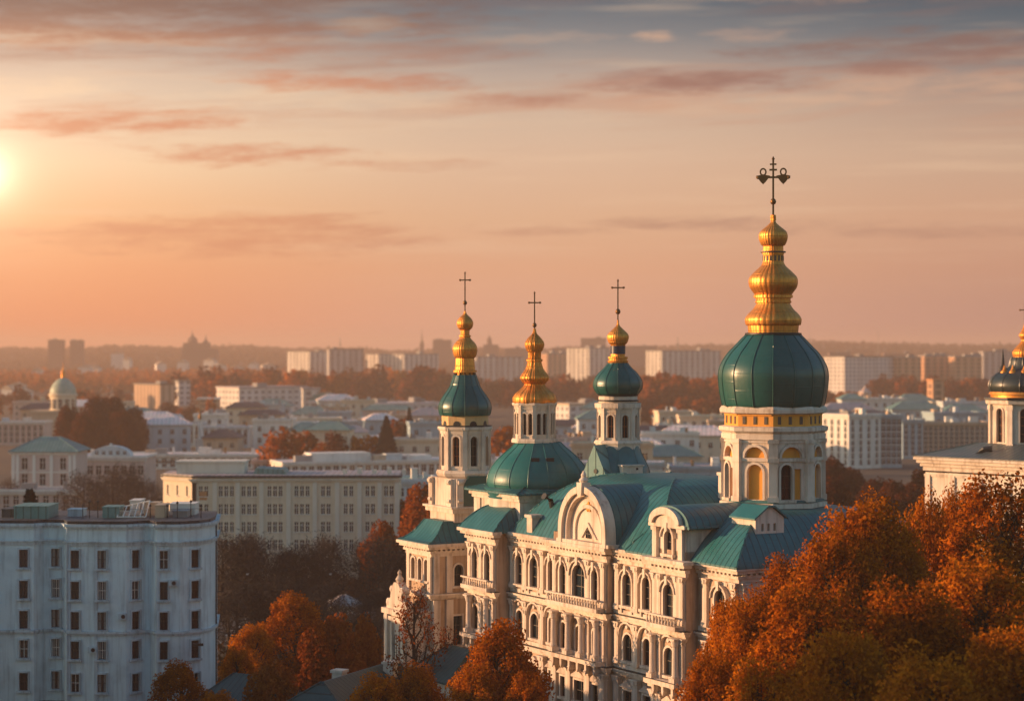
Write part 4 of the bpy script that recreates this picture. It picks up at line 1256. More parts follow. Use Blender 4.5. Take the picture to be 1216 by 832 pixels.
# ------------------------------------------------------------------ leaves and trees
def quads_mesh(name, pts, size, mats, seed, up=0.0, aspect=1.5, jitter=0.4, nrm=None):
    """one small bent leaf clump per point, as separate faces"""
    r = np.random.default_rng(seed)
    n = len(pts)
    a = r.normal(size=(n, 3)); a[:, 2] *= 0.7; a /= np.linalg.norm(a, axis=1)[:, None]
    b = r.normal(size=(n, 3)); b[:, 2] += up
    b -= a * (a * b).sum(1)[:, None]; b /= np.linalg.norm(b, axis=1)[:, None]
    s = size * (1 - jitter + 2 * jitter * r.random(n))[:, None]
    a = a * s * 0.5; b = b * s * 0.5 * aspect
    q = np.stack([pts - b, pts + a * 0.9 - b * 0.1, pts + b, pts - a * 0.9 - b * 0.1], axis=1).reshape(-1, 3)
    me = bpy.data.meshes.new(name)
    me.vertices.add(4 * n); me.vertices.foreach_set('co', q.astype(np.float32).ravel())
    me.loops.add(4 * n); me.loops.foreach_set('vertex_index', np.arange(4 * n, dtype=np.int32))
    me.polygons.add(n); me.polygons.foreach_set('loop_start', np.arange(0, 4 * n, 4, dtype=np.int32))
    me.polygons.foreach_set('loop_total', np.full(n, 4, dtype=np.int32))
    me.materials.append(mats)
    if nrm is None:
        nrm = pts - pts.mean(0); nrm = np.stack([nrm[:, 0] * 0, nrm[:, 1] * 0, nrm[:, 2] * 0 + 1], 1) * 0.3
    at = me.attributes.new('clump', 'FLOAT_VECTOR', 'POINT')
    at.data.foreach_set('vector', np.repeat(nrm, 4, axis=0).astype(np.float32).ravel())
    me.update(calc_edges=True)
    return me

def lump_points(r, lumps, n, shell=0.5):
    """points in a set of lumps, more of them near each lump's surface"""
    w = np.array([l[3] ** 2 for l in lumps]); w = w / w.sum()
    k = r.choice(len(lumps), n, p=w)
    d = r.normal(size=(n, 3)); d /= np.linalg.norm(d, axis=1)[:, None]
    rad = (shell + (1.12 - shell) * r.random(n) ** 0.6)
    L = np.array(lumps)
    d[:, 2] *= 1.4
    p = L[k, :3] + d * (L[k, 3] * rad)[:, None]
    c = np.array([0, 0, L[:, 2].mean()]); o = p - c; o[:, 2] *= 0.6; o /= np.linalg.norm(o, axis=1)[:, None] + 1e-6
    g = d * 0.8 + o * 0.6
    return p, g / (np.linalg.norm(g, axis=1)[:, None] + 1e-6)

def crown_lumps(r, h, w, base, nl, rl):
    """lump centres spread over an uneven upright crown"""
    out = []
    for i in range(nl):
        u = (i + 0.5) / nl
        zz = base + (h - base) * (u ** 0.85) * 0.93
        e = math.sin(math.pi * min(1, (0.16 + 0.84 * (zz - base) / (h - base)) ** 0.8)) ** 0.7
        a = i * 2.399 + r.random() * 0.9
        rr = w * e * (0.35 + 0.65 * r.random() ** 0.5)
        lr = rl * (0.65 + 0.7 * r.random())
        out.append((rr * math.cos(a), rr * math.sin(a), zz, lr))
    return out

TREEMESH = {}
def tree_meshes(key, h, w, base, nl, rl, nleaf, size, mat, seed, shell=0.45, twigs=False):
    if key in TREEMESH: return TREEMESH[key]
    r = np.random.default_rng(seed)
    lumps = crown_lumps(r, h, w, base, nl, rl)
    mb = MB()
    lean = r.normal(size=2) * 0.02 * h
    tr = h * 0.019 + 0.07
    tp = [(0, 0, 0), (lean[0] * .2, lean[1] * .2, h * .2), (lean[0] * .5, lean[1] * .5, h * .5), (lean[0], lean[1], h * .92)]
    mb.tube(tp, [tr * 1.25, tr, tr * 0.7, 0.03], 7)
    for l in lumps:
        z0 = max(base * 0.55, l[2] - (0.25 + 0.5 * r.random()) * math.hypot(l[0], l[1]) - 0.18 * h * r.random())
        f = z0 / h
        p0 = Vector((lean[0] * f, lean[1] * f, z0)); p1 = Vector(l[:3])
        m1 = p0.lerp(p1, 0.5) + Vector((r.normal() * .2, r.normal() * .2, -0.25))
        mb.tube([p0, m1, p1], [tr * 0.42 * (1 - 0.5 * f), tr * 0.26, 0.025], 5)
        if twigs:
            for q in range(9):
                d = Vector(r.normal(size=3)); d.z = abs(d.z) * 1.1 + 0.2
                d = d.normalized() * l[3] * (0.8 + 0.7 * r.random())
                s = p0.lerp(p1, 0.5 + 0.5 * r.random())
                mb.tube([s, s + d * 0.5 + Vector(r.normal(size=3)) * 0.08, s + d], [0.035, 0.02, 0.008], 3)
    tm = mb.mesh('trunk', M_bark if not twigs else M_twig, 60)
    pts, nr = lump_points(r, lumps, nleaf, shell)
    cm = quads_mesh('crown', pts, size, mat, seed + 1, 0.6 if twigs else 0.0, (6.0 if mat is M_twig else 1.5), 0.4, nr)
    TREEMESH[key] = (tm, cm, h)
    return TREEMESH[key]

def tree(name, key, x, y, z0, h, label, group=None, cat='tree', seed=0, wide=1.0):
    tm, cm, h0 = TREEMESH[key]
    s = h / h0
    o = thing(name, label, cat, (x, y, z0), random.Random(seed).random() * 6.28, group)
    o.scale = (s * wide, s * wide, s)
    link('trunk', tm, o); link('crown', cm, o)
    return o

for i in range(4):
    tree_meshes(('big', i), 26, 5.0, 6, 95, 1.0, (46000, 34000, 40000, 30000)[i], 0.17, M_leaf_orange, 100 + i, 0.1)
for i in range(2):
    tree_meshes(('mid', i), 14, 3.6, 2.5, 56, 0.75, 20000, 0.16, M_leaf_orange, 200 + i, 0.15)
    tree_meshes(('rust', i), 14, 4.4, 2.0, 26, 1.6, 9000, 0.42, M_leaf_rust, 220 + i, 0.45)
    tree_meshes(('thin', i), 14, 2.8, 2.0, 34, 0.8, 2200, 0.16, M_leaf_rust, 240 + i, 0.3, True)
for i in range(3):
    tree_meshes(('bare', i), 12, 3.4, 2.2, 24, 1.35, 3200, 0.10, M_twig, 260 + i, 0.1, True)
tree_meshes(('maroon', 0), 20, 6.5, 3.0, 44, 1.9, 9000, 0.55, M_leaf_maroon, 280, 0.45)
tree_meshes(('maroon', 1), 20, 6.0, 3.0, 40, 1.8, 9000, 0.55, M_leaf_maroon, 281, 0.45)

def big_tree(px, py, D, label, key, wide=1.0, name='autumn_tree', cat='tree', group=None):
    p = P(px, py, D)
    return tree(name, key, p.x, D, 0, p.z, label, group, cat, int(px * 7 + py), wide)

# the tall stand at the right, in front of the church and the chapel
RIGHT = [
    (868, 704, 139, 'small golden tree leaning over the near corner of the church wall', 0, .75),
    (935, 652, 142, 'bright orange tree whose tip touches the teal hip roof of the church', 1, .8),
    (895, 700, 133, 'full orange tree in front of the last arched window of the church', 2, .9),
    (990, 618, 131, 'orange tree right beside the bell tower, below its ledge', 3, .95),
    (1025, 586, 135, 'golden pointed tree standing between bell tower and chapel', 0, .95),
    (962, 690, 122, 'wide amber tree in the middle of the front row below the teal hip', 1, 1.1),
    (1062, 612, 137, 'rounded orange tree left of the chapel corner', 2, .85),
    (1100, 580, 143, 'thin-topped tree crossing the pale left corner of the chapel', 3, .6),
    (1136, 578, 146, 'feathery tree in front of the middle of the chapel wall', 0, .55),
    (1190, 554, 139, 'tallest rust tree, under the chapel drum', 1, 1.0),
    (1080, 690, 117, 'deep amber tree low in the shaded stand', 2, 1.15),
    (1165, 650, 121, 'broad dark rust tree below the chapel at the right edge', 3, 1.2),
    (1008, 742, 112, 'brown-orange tree low in the middle of the stand', 0, 1.05),
    (905, 775, 119, 'low orange tree covering the foot of the church corner', 1, .95),
    (845, 772, 127, 'lowest golden tree at the left end of the stand', 2, .8),
    (1110, 765, 106, 'dim rust tree at the bottom of the stand, left of the corner tree', 3, 1.2),
    (1205, 735, 110, 'dim brown tree filling the bottom right corner', 0, 1.2),
    (955, 800, 108, 'dark amber tree at the bottom edge of the stand', 1, 1.0),
]
for px_, py_, D, lab, k, wd in RIGHT:
    big_tree(px_, py_, D, lab, ('big', k), wd, 'autumn_tree', 'tree', 'tall autumn trees right of the church')
# trees left of the church, along its foot
for px_, py_, D, lab, key, wd in [
    (598, 736, 163, 'rounded orange tree in front of the church facade', ('mid', 0), .95),
    (565, 790, 160, 'low orange tree left of the rounded one at the foot of the facade', ('mid', 1), 1.0),
    (497, 790, 168, 'orange bush-like tree below the stair wing', ('mid', 1), 1.1),
    (450, 800, 166, 'dark orange tree beside the low teal roof with a chimney', ('mid', 0), 1.1),
    (627, 800, 158, 'dim orange tree under the church wall at the bottom edge', ('mid', 0), .8),
    (492, 690, 181, 'thin half-bare tree in front of the ornate porch', ('thin', 0), .8),
    (531, 738, 183, 'dark twiggy tree in front of the stair wing wall', ('thin', 1), .7),
    (346, 704, 205, 'tallest round orange tree in the street hollow', ('mid', 0), 1.25),
    (300, 742, 200, 'orange tree left of the tallest one in the hollow', ('mid', 1), 1.1),
    (398, 736, 208, 'rust orange tree right of the tallest one in the hollow', ('rust', 0), .9),
    (282, 768, 193, 'small orange tree by the corner of the near white building', ('mid', 0), .9),
    (372, 765, 198, 'dim orange tree low in the hollow', ('rust', 1), .9),
    (435, 742, 214, 'brownish tree at the right end of the hollow', ('rust', 1), .7),
    (325, 790, 186, 'shaded orange tree at the bottom of the hollow', ('rust', 0), .9),
    (212, 786, 186, 'small orange tree in front of the near white building', ('mid', 1), 1.35),
    (258, 820, 180, 'low orange tree at the foot of the near white building', ('mid', 0), 1.3)]:
    big_tree(px_, py_, D, lab, key, wd, 'autumn_tree', 'tree', 'autumn trees low in the hollow' if px_ < 440 else 'autumn trees at the church foot')
# bare trees along the street
bl = 'leafless dark brown street tree below the cream office block'
rb = random.Random(4)
i = 0
for D in (288, 299, 312):
    for k in range(9):
        px_ = 268 + k * 30 + rb.uniform(-9, 9) + (D - 288) * 0.5
        py_ = 646 + rb.uniform(-14, 18)
        if 392 < px_ < 446 and D < 310: py_ += 40
        big_tree(px_, py_, D, bl, ('bare', i % 3), 1.1 + rb.random() * .3, 'bare_tree', 'tree', 'leafless trees along the street'); i += 1
for k, (px_, py_, D) in enumerate([(282, 690, 262), (305, 700, 255), (328, 684, 258), (352, 694, 256), (376, 700, 250), (402, 712, 244), (440, 700, 256), (462, 690, 258), (478, 704, 248), (455, 722, 236), (388, 690, 257), (272, 704, 250), (415, 726, 232), (430, 712, 240)]):
    big_tree(px_, py_, D if D < 256 else 254, 'leafless dark brown tree on the near side of the street', ('bare', k % 3), 1.2, 'bare_tree', 'tree', 'leafless trees on the near side of the street')
for px_, py_, D, lab, key in [
    (470, 598, 335, 'round orange tree at the right end of the cream office block', ('rust', 0)),
    (503, 590, 320, 'tall orange tree just left of the stair tower', ('rust', 1)),
    (520, 612, 300, 'rust tree behind the stair wing', ('rust', 0)),
    (455, 628, 310, 'dim rust tree among the leafless street trees', ('rust', 1))]:
    big_tree(px_, py_, D, lab, key, 1.0, 'autumn_tree')
for k, (px_, py_) in enumerate([(98, 562), (116, 572), (133, 558), (150, 553), (164, 566), (180, 572), (12, 570), (1, 585)]):
    big_tree(px_, py_, 425 + 6 * k, 'bare purplish tree beside the pavilion with the teal hipped roof', ('bare', k % 3), 1.5, 'bare_tree', 'tree', 'bare trees by the teal-roofed pavilion')
for px_, py_, D, lab, k in [(82, 486, 690, 'maroon tree beside the rotunda, lowest of its clump', 0), (112, 476, 700, 'maroon tree in the middle of the clump by the rotunda', 1),
                            (133, 474, 712, 'tallest maroon tree of the clump by the rotunda', 0), (158, 488, 700, 'maroon tree at the right end of the clump', 1), (100, 494, 672, 'front maroon tree of the clump by the rotunda', 1), (145, 492, 670, 'front right maroon tree of the clump', 0)]:
    big_tree(px_, py_, D, lab, ('maroon', k), 1.0, 'maroon_tree', 'tree', 'maroon trees by the rotunda')
# dark trees behind the bell tower, right of centre
rb = random.Random(9)
for k, (px_, py_, D) in enumerate([(988, 548, 420), (1012, 560, 430), (1040, 572, 400), (1003, 590, 350), (1030, 588, 360), (1062, 575, 380), (1085, 578, 390), (985, 575, 340), (1075, 590, 350), (1050, 592, 330), (1096, 560, 420)]):
    big_tree(px_, py_, D, 'dark brown tree between the bell tower and the chapel', ('maroon', k % 2), 1.0, 'brown_tree', 'tree', 'dark trees behind the bell tower')
# conifers: cones of drooping needles
def conifer_mesh():
    r = np.random.default_rng(5)
    n = 9000
    u = r.random(n) ** 0.75; zz = 1.0 + 15.0 * (1 - u)
    lay = 1 - 0.35 * ((zz * 0.9) % 1.0)
    rr = (0.15 + 3.4 * u) * lay * (0.35 + 0.65 * r.random(n) ** 0.4); a = r.random(n) * 6.283
    pts = np.stack([rr * np.cos(a), rr * np.sin(a), zz - rr * 0.18], 1)
    mb = MB(); mb.tube([(0, 0, 0), (0, 0, 16)], [0.3, 0.03], 7)
    TREEMESH['conifer'] = (mb.mesh('trunk', M_bark), quads_mesh('crown', pts, 0.5, M_needle, 6), 16.0)
conifer_mesh()
big_tree(36, 583, 245, 'dark green conifer rising behind the near white building', 'conifer', 1.1, 'conifer')
big_tree(459, 494, 640, 'dark conifer among the white roofs, left of the stair tower', 'conifer', 1.5, 'conifer')
big_tree(486, 484, 700, 'farther pointed conifer just left of the stair tower dome', 'conifer', 1.0, 'conifer')
big_tree(823, 535, 560, 'dark bushy conifer left of the bell tower among pale roofs', 'conifer', 1.7, 'conifer')

# far trees: a few pixels each, one mesh per tree
def far_tree_mesh(i, mat, n=420):
    r = np.random.default_rng(400 + i)
    lumps = crown_lumps(r, 15, 4.6, 3.0, 14, 2.3)
    pts, nr = lump_points(r, lumps, n, 0.3)
    me = quads_mesh('far_tree', pts, 1.5, mat, 500 + i, 0, 1.5, 0.4, nr)
    return me
FAR = {k: [far_tree_mesh(j + 10 * q, m) for j in range(3)] for q, (k, m) in enumerate((('rust', M_leaf_rust), ('orange', M_leaf_orange), ('maroon', M_leaf_maroon), ('brown', M_leaf_brown)))}
rf = random.Random(21)
def far_tree(x, y, z0, h, kind, label, group):
    o = link('distant_tree', rf.choice(FAR[kind]))
    s = h / 15.5
    o.location = (x, y, z0); o.rotation_euler = (0, 0, rf.random() * 6.28); o.scale = (s * rf.uniform(.95, 1.4), s * rf.uniform(.95, 1.4), s)
    return tag(o, label, 'tree', group)
def belt(x0, x1, ytop, D0, D1, n, kinds, label, group, spread=6):
    for k in range(n):
        D = D0 + (D1 - D0) * rf.random()
        px_ = x0 + (x1 - x0) * (k + rf.random()) / n
        p = P(px_, ytop + rf.uniform(-spread, spread), D)
        far_tree(p.x, D, 0, max(7, p.z), rf.choice(kinds), label, group)
belt(205, 530, 446, 1330, 1700, 74, ['rust', 'rust', 'orange', 'maroon'], 'rusty tree in the wooded belt behind the long white slab block', 'belt of trees behind the white slab block', 7)
belt(540, 770, 452, 1300, 1650, 46, ['rust', 'maroon', 'brown'], 'dark rusty tree in the belt behind the three lanterns', 'belt of trees behind the lanterns', 6)
belt(745, 862, 452, 1120, 1300, 34, ['orange', 'rust', 'rust'], 'orange tree on the wooded rise left of the bell tower', 'trees on the rise by the bell tower', 6)
belt(745, 862, 478, 980, 1080, 24, ['maroon', 'brown', 'rust'], 'dark tree at the foot of the wooded rise', 'dark trees under the rise', 8)
belt(1040, 1180, 452, 1350, 1550, 26, ['maroon', 'rust'], 'maroon tree under the row of tall orange blocks', 'trees under the orange blocks', 4)
belt(965, 1030, 466, 1200, 1300, 10, ['orange', 'rust'], 'orange tree right of the bell tower dome', 'trees by the bell tower dome', 3)
belt(-20, 160, 472, 1100, 1400, 30, ['rust', 'maroon'], 'hazy rust tree behind the rotunda', 'hazy trees behind the rotunda', 10)
belt(195, 330, 482, 1020, 1120, 15, ['orange', 'rust', 'maroon'], 'tree in front of the long white slab block', 'trees before the white slab block', 8)
for px_, py_, D, kd, lab in [(334, 510, 600, 'rust', 'round rust tree at the left end of the long pale roof'), (362, 514, 615, 'rust', 'rust tree second along the long pale roof'), (398, 516, 640, 'maroon', 'dark red tree above the long pale roof'),
                             (420, 518, 650, 'orange', 'orange tree above the long pale roof'), (446, 517, 660, 'orange', 'small orange tree beside the dark conifer'), (470, 500, 720, 'rust', 'rust tree between the two conifers'),
                             (600, 508, 620, 'orange', 'orange tree in the gap between the two left lanterns'), (804, 505, 800, 'orange', 'single orange tree over the pale roofs left of the bell tower'),
                             (500, 516, 700, 'rust', 'rust tree low behind the stair tower dome'), (380, 530, 590, 'rust', 'low red tree in front of the pale blocks'), (846, 560, 520, 'rust', 'rust tree peeping out left of the bell tower drum')]:
    p = P(px_, py_, D); far_tree(p.x, D, 0, p.z, kd, lab, None)
# far woods that read as one mass
r = np.random.default_rng(77)
pts = []
for k in range(7600):
    y = 2500 + 2000 * r.random() ** 0.8
    px_ = -330 + 1880 * r.random()
    x = (px_ - 608) / F * y
    z = hill_z(x, y)
    hgt = 6 + 7 * r.random()
    c = r.normal(size=(9, 3)) * np.array([3.4, 3.4, 2.4]) + np.array([x, y, max(z, 0) + hgt * 0.55])
    pts.append(c)
tag(link('far_forest', quads_mesh('far_forest', np.concatenate(pts), 5.5, M_leaf_brown, 78, 0, 1.2)), 'hazy brown woods covering the far hills under the skyline', 'forest', None, 'stuff')
pts = []
for k in range(2300):
    y = 1750 + 800 * r.random()
    px_ = -330 + 690 * r.random()
    x = (px_ - 608) / F * y
    hgt = 8 + 9 * r.random()
    pts.append(r.normal(size=(9, 3)) * np.array([3.2, 3.2, 2.6]) + np.array([x, y, hgt * 0.6]))
tag(link('slope_forest', quads_mesh('slope_forest', np.concatenate(pts), 4.6, M_leaf_rust, 79, 0, 1.2)), 'sunlit hazy orange-brown woods on the left beyond the rotunda', 'forest', None, 'stuff')
# shrubs and undergrowth of the hollow
pts = []
for k in range(900):
    y = 185 + 150 * r.random(); px_ = 250 + 250 * r.random()
    if 256 < y < 286: continue
    x = (px_ - 608) / F * y
    pts.append(r.normal(size=(10, 3)) * np.array([0.8, 0.8, 0.45]) + np.array([x, y, 0.7]))
tag(link('undergrowth', quads_mesh('undergrowth', np.concatenate(pts), 0.5, M_leaf_brown, 80)), 'dark brown undergrowth covering the floor of the street hollow', 'undergrowth', None, 'stuff')

# ------------------------------------------------------------------ city buildings
BUILT, WH = [], []
def corner_block(xc, xl, xr, ytop, D, psi, depth=None):
    """plan of a block from the photo column of its near vertical edge and of its two far edges"""
    c = P(xc, 416, D); psi = R(psi)
    r_ = (xr - 608) / F
    w = (r_ * c.y - c.x) / (math.cos(psi) - r_ * math.sin(psi))
    if xl is not None and xl < xc:
        l_ = (xl - 608) / F
        d = (c.x - l_ * c.y) / (math.sin(psi) + l_ * math.cos(psi))
    else: d = depth or 14.0
    return c.x, c.y, psi, w, d, H - (ytop - 416) / F * D

def flat_roof(root, w, d, h, mat, seed, clutter=3, parapet=0.6, edge=None, over=0.35):
    rr = random.Random(seed)
    mb = MB()
    mb.box(-over, w + over, -over, d + over, h, h + 0.28, 1)
    mb.box(0.05, w - 0.05, 0.05, d - 0.05, h + 0.283, h + 0.38, 0)
    for a in ((-over + .02, w + over - .02, -over + .02, 0.2), (-over + .02, w + over - .02, d - 0.2, d + over - .02)):
        mb.box(a[0], a[1], a[2], a[3], h + 0.283, h + parapet, 1)
    for a in ((-over + .02, 0.2), (w - 0.2, w + over - .02)):
        mb.box(a[0], a[1], 0.203, d - 0.203, h + 0.283, h + parapet - 0.01, 1)
    rf_ = mb.build('roof', [mat, edge or M_pale], root)
    for k in range(clutter):
        bw = rr.uniform(.04, .10) * w + 0.6; bd = min(d * .35, rr.uniform(1.5, 4.0)); bh = rr.uniform(0.7, 2.0)
        x = rr.uniform(.08, .86) * (w - bw); y = rr.uniform(.15, .6) * (d - bd)
        m2 = MB(); m2.box(x, x + bw, y, y + bd, h + 0.37, h + 0.37 + bh); m2.box(x - .1, x + bw + .1, y - .1, y + bd + .1, h + 0.372 + bh, h + 0.5 + bh)
        m2.build('roof_hut', rr.choice([M_pale, M_cool, M_concrete, M_sand]), rf_)
    for k in range(clutter):
        x = rr.uniform(.06, .92) * w; y = rr.uniform(.1, .7) * d; ch = rr.uniform(.9, 1.9)
        m2 = MB(); m2.box(x - .35, x + .35, y - .3, y + .3, h + .37, h + .37 + ch); m2.box(x - .42, x + .42, y - .37, y + .37, h + .373 + ch, h + .5 + ch)
        m2.build('chimney', rr.choice([M_pale, M_concrete, M_brickwall]), rf_)
    if clutter:
        x = rr.uniform(.1, .9) * w; y = rr.uniform(.2, .6) * d
        m2 = MB(); m2.tube([(x, y, h + .3), (x, y, h + 3.4)], [.05, .03], 5)
        for q in range(3): m2.box(x - .5 + q * .1, x + .5 - q * .1, y - .02, y + .02, h + 2.6 + q * .3, h + 2.64 + q * .3)
        m2.build('aerial', M_darkmetal, rf_)
    return rf_

def block(name, label, cat, geo, wall, floors, bays, trim=None, roof='flat', roofm=None, win=(1.3, 1.7), zbase=1.0, sbays=0, group=None, clutter=3, pil=False, topband=0.8, seed=None, depth_win=0.25, edge=None, courses=(), chamfer=0):
    x, y, psi, w, d, h = geo
    root = thing(name, label, cat, (x, y, 0), psi, group)
    BUILT.append((x + w / 2, y + d / 2, math.hypot(w, d) / 2)); WH.append((x, y, w, d))
    trim = trim or wall
    fl = (h - zbase - topband) / floors
    zs = [(zbase + fl * k + (fl - win[1]) * 0.45, win[1]) for k in range(floors)]
    def xs_for(n, L):
        if isinstance(n, (list, tuple)): return [(c * L, win[0]) for c in n]
        return [((k + 0.5) * L / n, win[0]) for k in range(n)]
    mb = MB()
    fx = xs_for(bays, w); sx = xs_for(sbays, d) if sbays else []
    gridwall(mb, 0, w, 0, h, fx, zs, 0, depth_win)
    ML = T(0, d, 0, R(-90)); dl = d   # left side: panel x runs from the back corner to the front
    if chamfer:
        dl = chamfer * math.sqrt(2); ML = T(-chamfer, chamfer, 0, R(-45))
        sx = xs_for(sbays, dl)
        mb.add([(-chamfer, chamfer, 0), (-chamfer, d, 0), (0, d, 0), (-chamfer, chamfer, h), (-chamfer, d, h), (0, d, h)], [(0, 1, 4, 3), (1, 2, 5, 4)])
    gridwall(mb, 0, dl, 0, h, sx, zs if sx else [], 0, depth_win, 0, ML)
    mb.add([(w, 0, 0), (w, d, 0), (0, d, 0), (w, 0, h), (w, d, h), (0, d, h)], [(0, 1, 4, 3), (1, 2, 5, 4)])
    mb.build('wall', wall, root)
    n = 0
    for c, ww in fx:
        for zf, hh in zs:
            small_window(root, T(c, 0, zf), win[0], win[1], depth_win)
    for c, ww in sx:
        for zf, hh in zs:
            small_window(root, ML @ T(c, 0, zf), win[0], win[1], depth_win)
    tm = MB()
    cornice(tm, 0, w, 0, h - 0.75, 1, 1, False, None, 0.003)
    cornice(tm, 0, dl, 0, h - 0.75, 0, 0, False, ML, 0.006)
    for z in courses:
        tm.box(-0.12, w + 0.12, -0.16, 0.05, z, z + 0.3); tm.box(0, dl, -0.16, 0.05, z + 0.004, z + 0.296, 0, ML)
    tm.build('cornice', trim, root)
    if pil:
        pm_ = MB(); pm_.box(-0.35, 0.35, -0.22, 0.04, 0, h - 0.76); pmesh = pm_.mesh('pilaster', trim)
        if isinstance(pil, (list, tuple)): pp = [c * w for c in pil]
        else: pp = [k * w / pil for k in range(pil + 1)]
        for c in pp: link('pilaster', pmesh, root, T(min(max(c, .36), w - .36), 0, 0))
    if chamfer:
        m2 = MB(); c_ = chamfer; pl_ = [(0, -.4), (w + .4, -.4), (w + .4, d + .4), (-c_ - .4, d + .4), (-c_ - .4, c_ - .1)]
        for z0_, z1_, mi_, s_ in ((h, h + .3, 1, 1.0), (h + .304, h + .42, 0, .985)):
            n_ = len(pl_); q_ = [(px_ * s_ + (1 - s_) * w / 2, py_ * s_ + (1 - s_) * d / 2) for px_, py_ in pl_]
            m2.add([(a, b, z0_) for a, b in q_] + [(a, b, z1_) for a, b in q_], [tuple(range(n_)), tuple(range(n_, 2 * n_))] + [(i, (i + 1) % n_, n_ + (i + 1) % n_, n_ + i) for i in range(n_)], mi_)
        m2.build('roof', [roofm or M_greyroof, edge or trim], root)
    elif roof == 'flat': flat_roof(root, w, d, h, roofm or M_greyroof, seed or int(x * 13 + y), clutter, 0.6, edge or trim)
    elif roof == 'hip':
        hiproof('roof', -0.7, w + 0.7, -0.7, d + 0.7, h + 0.05, min(w, d) * 0.24, (min(w, d) * .46, min(w, d) * .46, d * .46, d * .46), 1.05, root, [roofm or M_tealx] * 2, 3)
    return root

def far_block(name, label, geo, mat, roofm=None, group=None, cat='building', cap=True, seed=1):
    x, y, psi, w, d, h = geo
    root = thing(name, label, cat, (x, y, 0), psi, group)
    WH.append((x, y, w, d))
    mb = MB()
    mb.box(0, w, 0, d, 0, h - 0.01); mb.build('wall', mat, root)
    rr = random.Random(seed)
    m2 = MB(); m2.box(-0.5, w + 0.5, -0.5, d + 0.5, h, h + 0.9)
    r_ = m2.build('roof', roofm or M_concrete, root)
    if cap:
        for k in range(rr.randint(1, 3)):
            a = rr.uniform(.05, .8) * w
            m3 = MB(); m3.box(a, a + rr.uniform(3, 8), 2, min(8, d - 1), h + 0.902, h + rr.uniform(2.2, 4)); m3.build('roof_hut', M_concrete, r_)
    return root

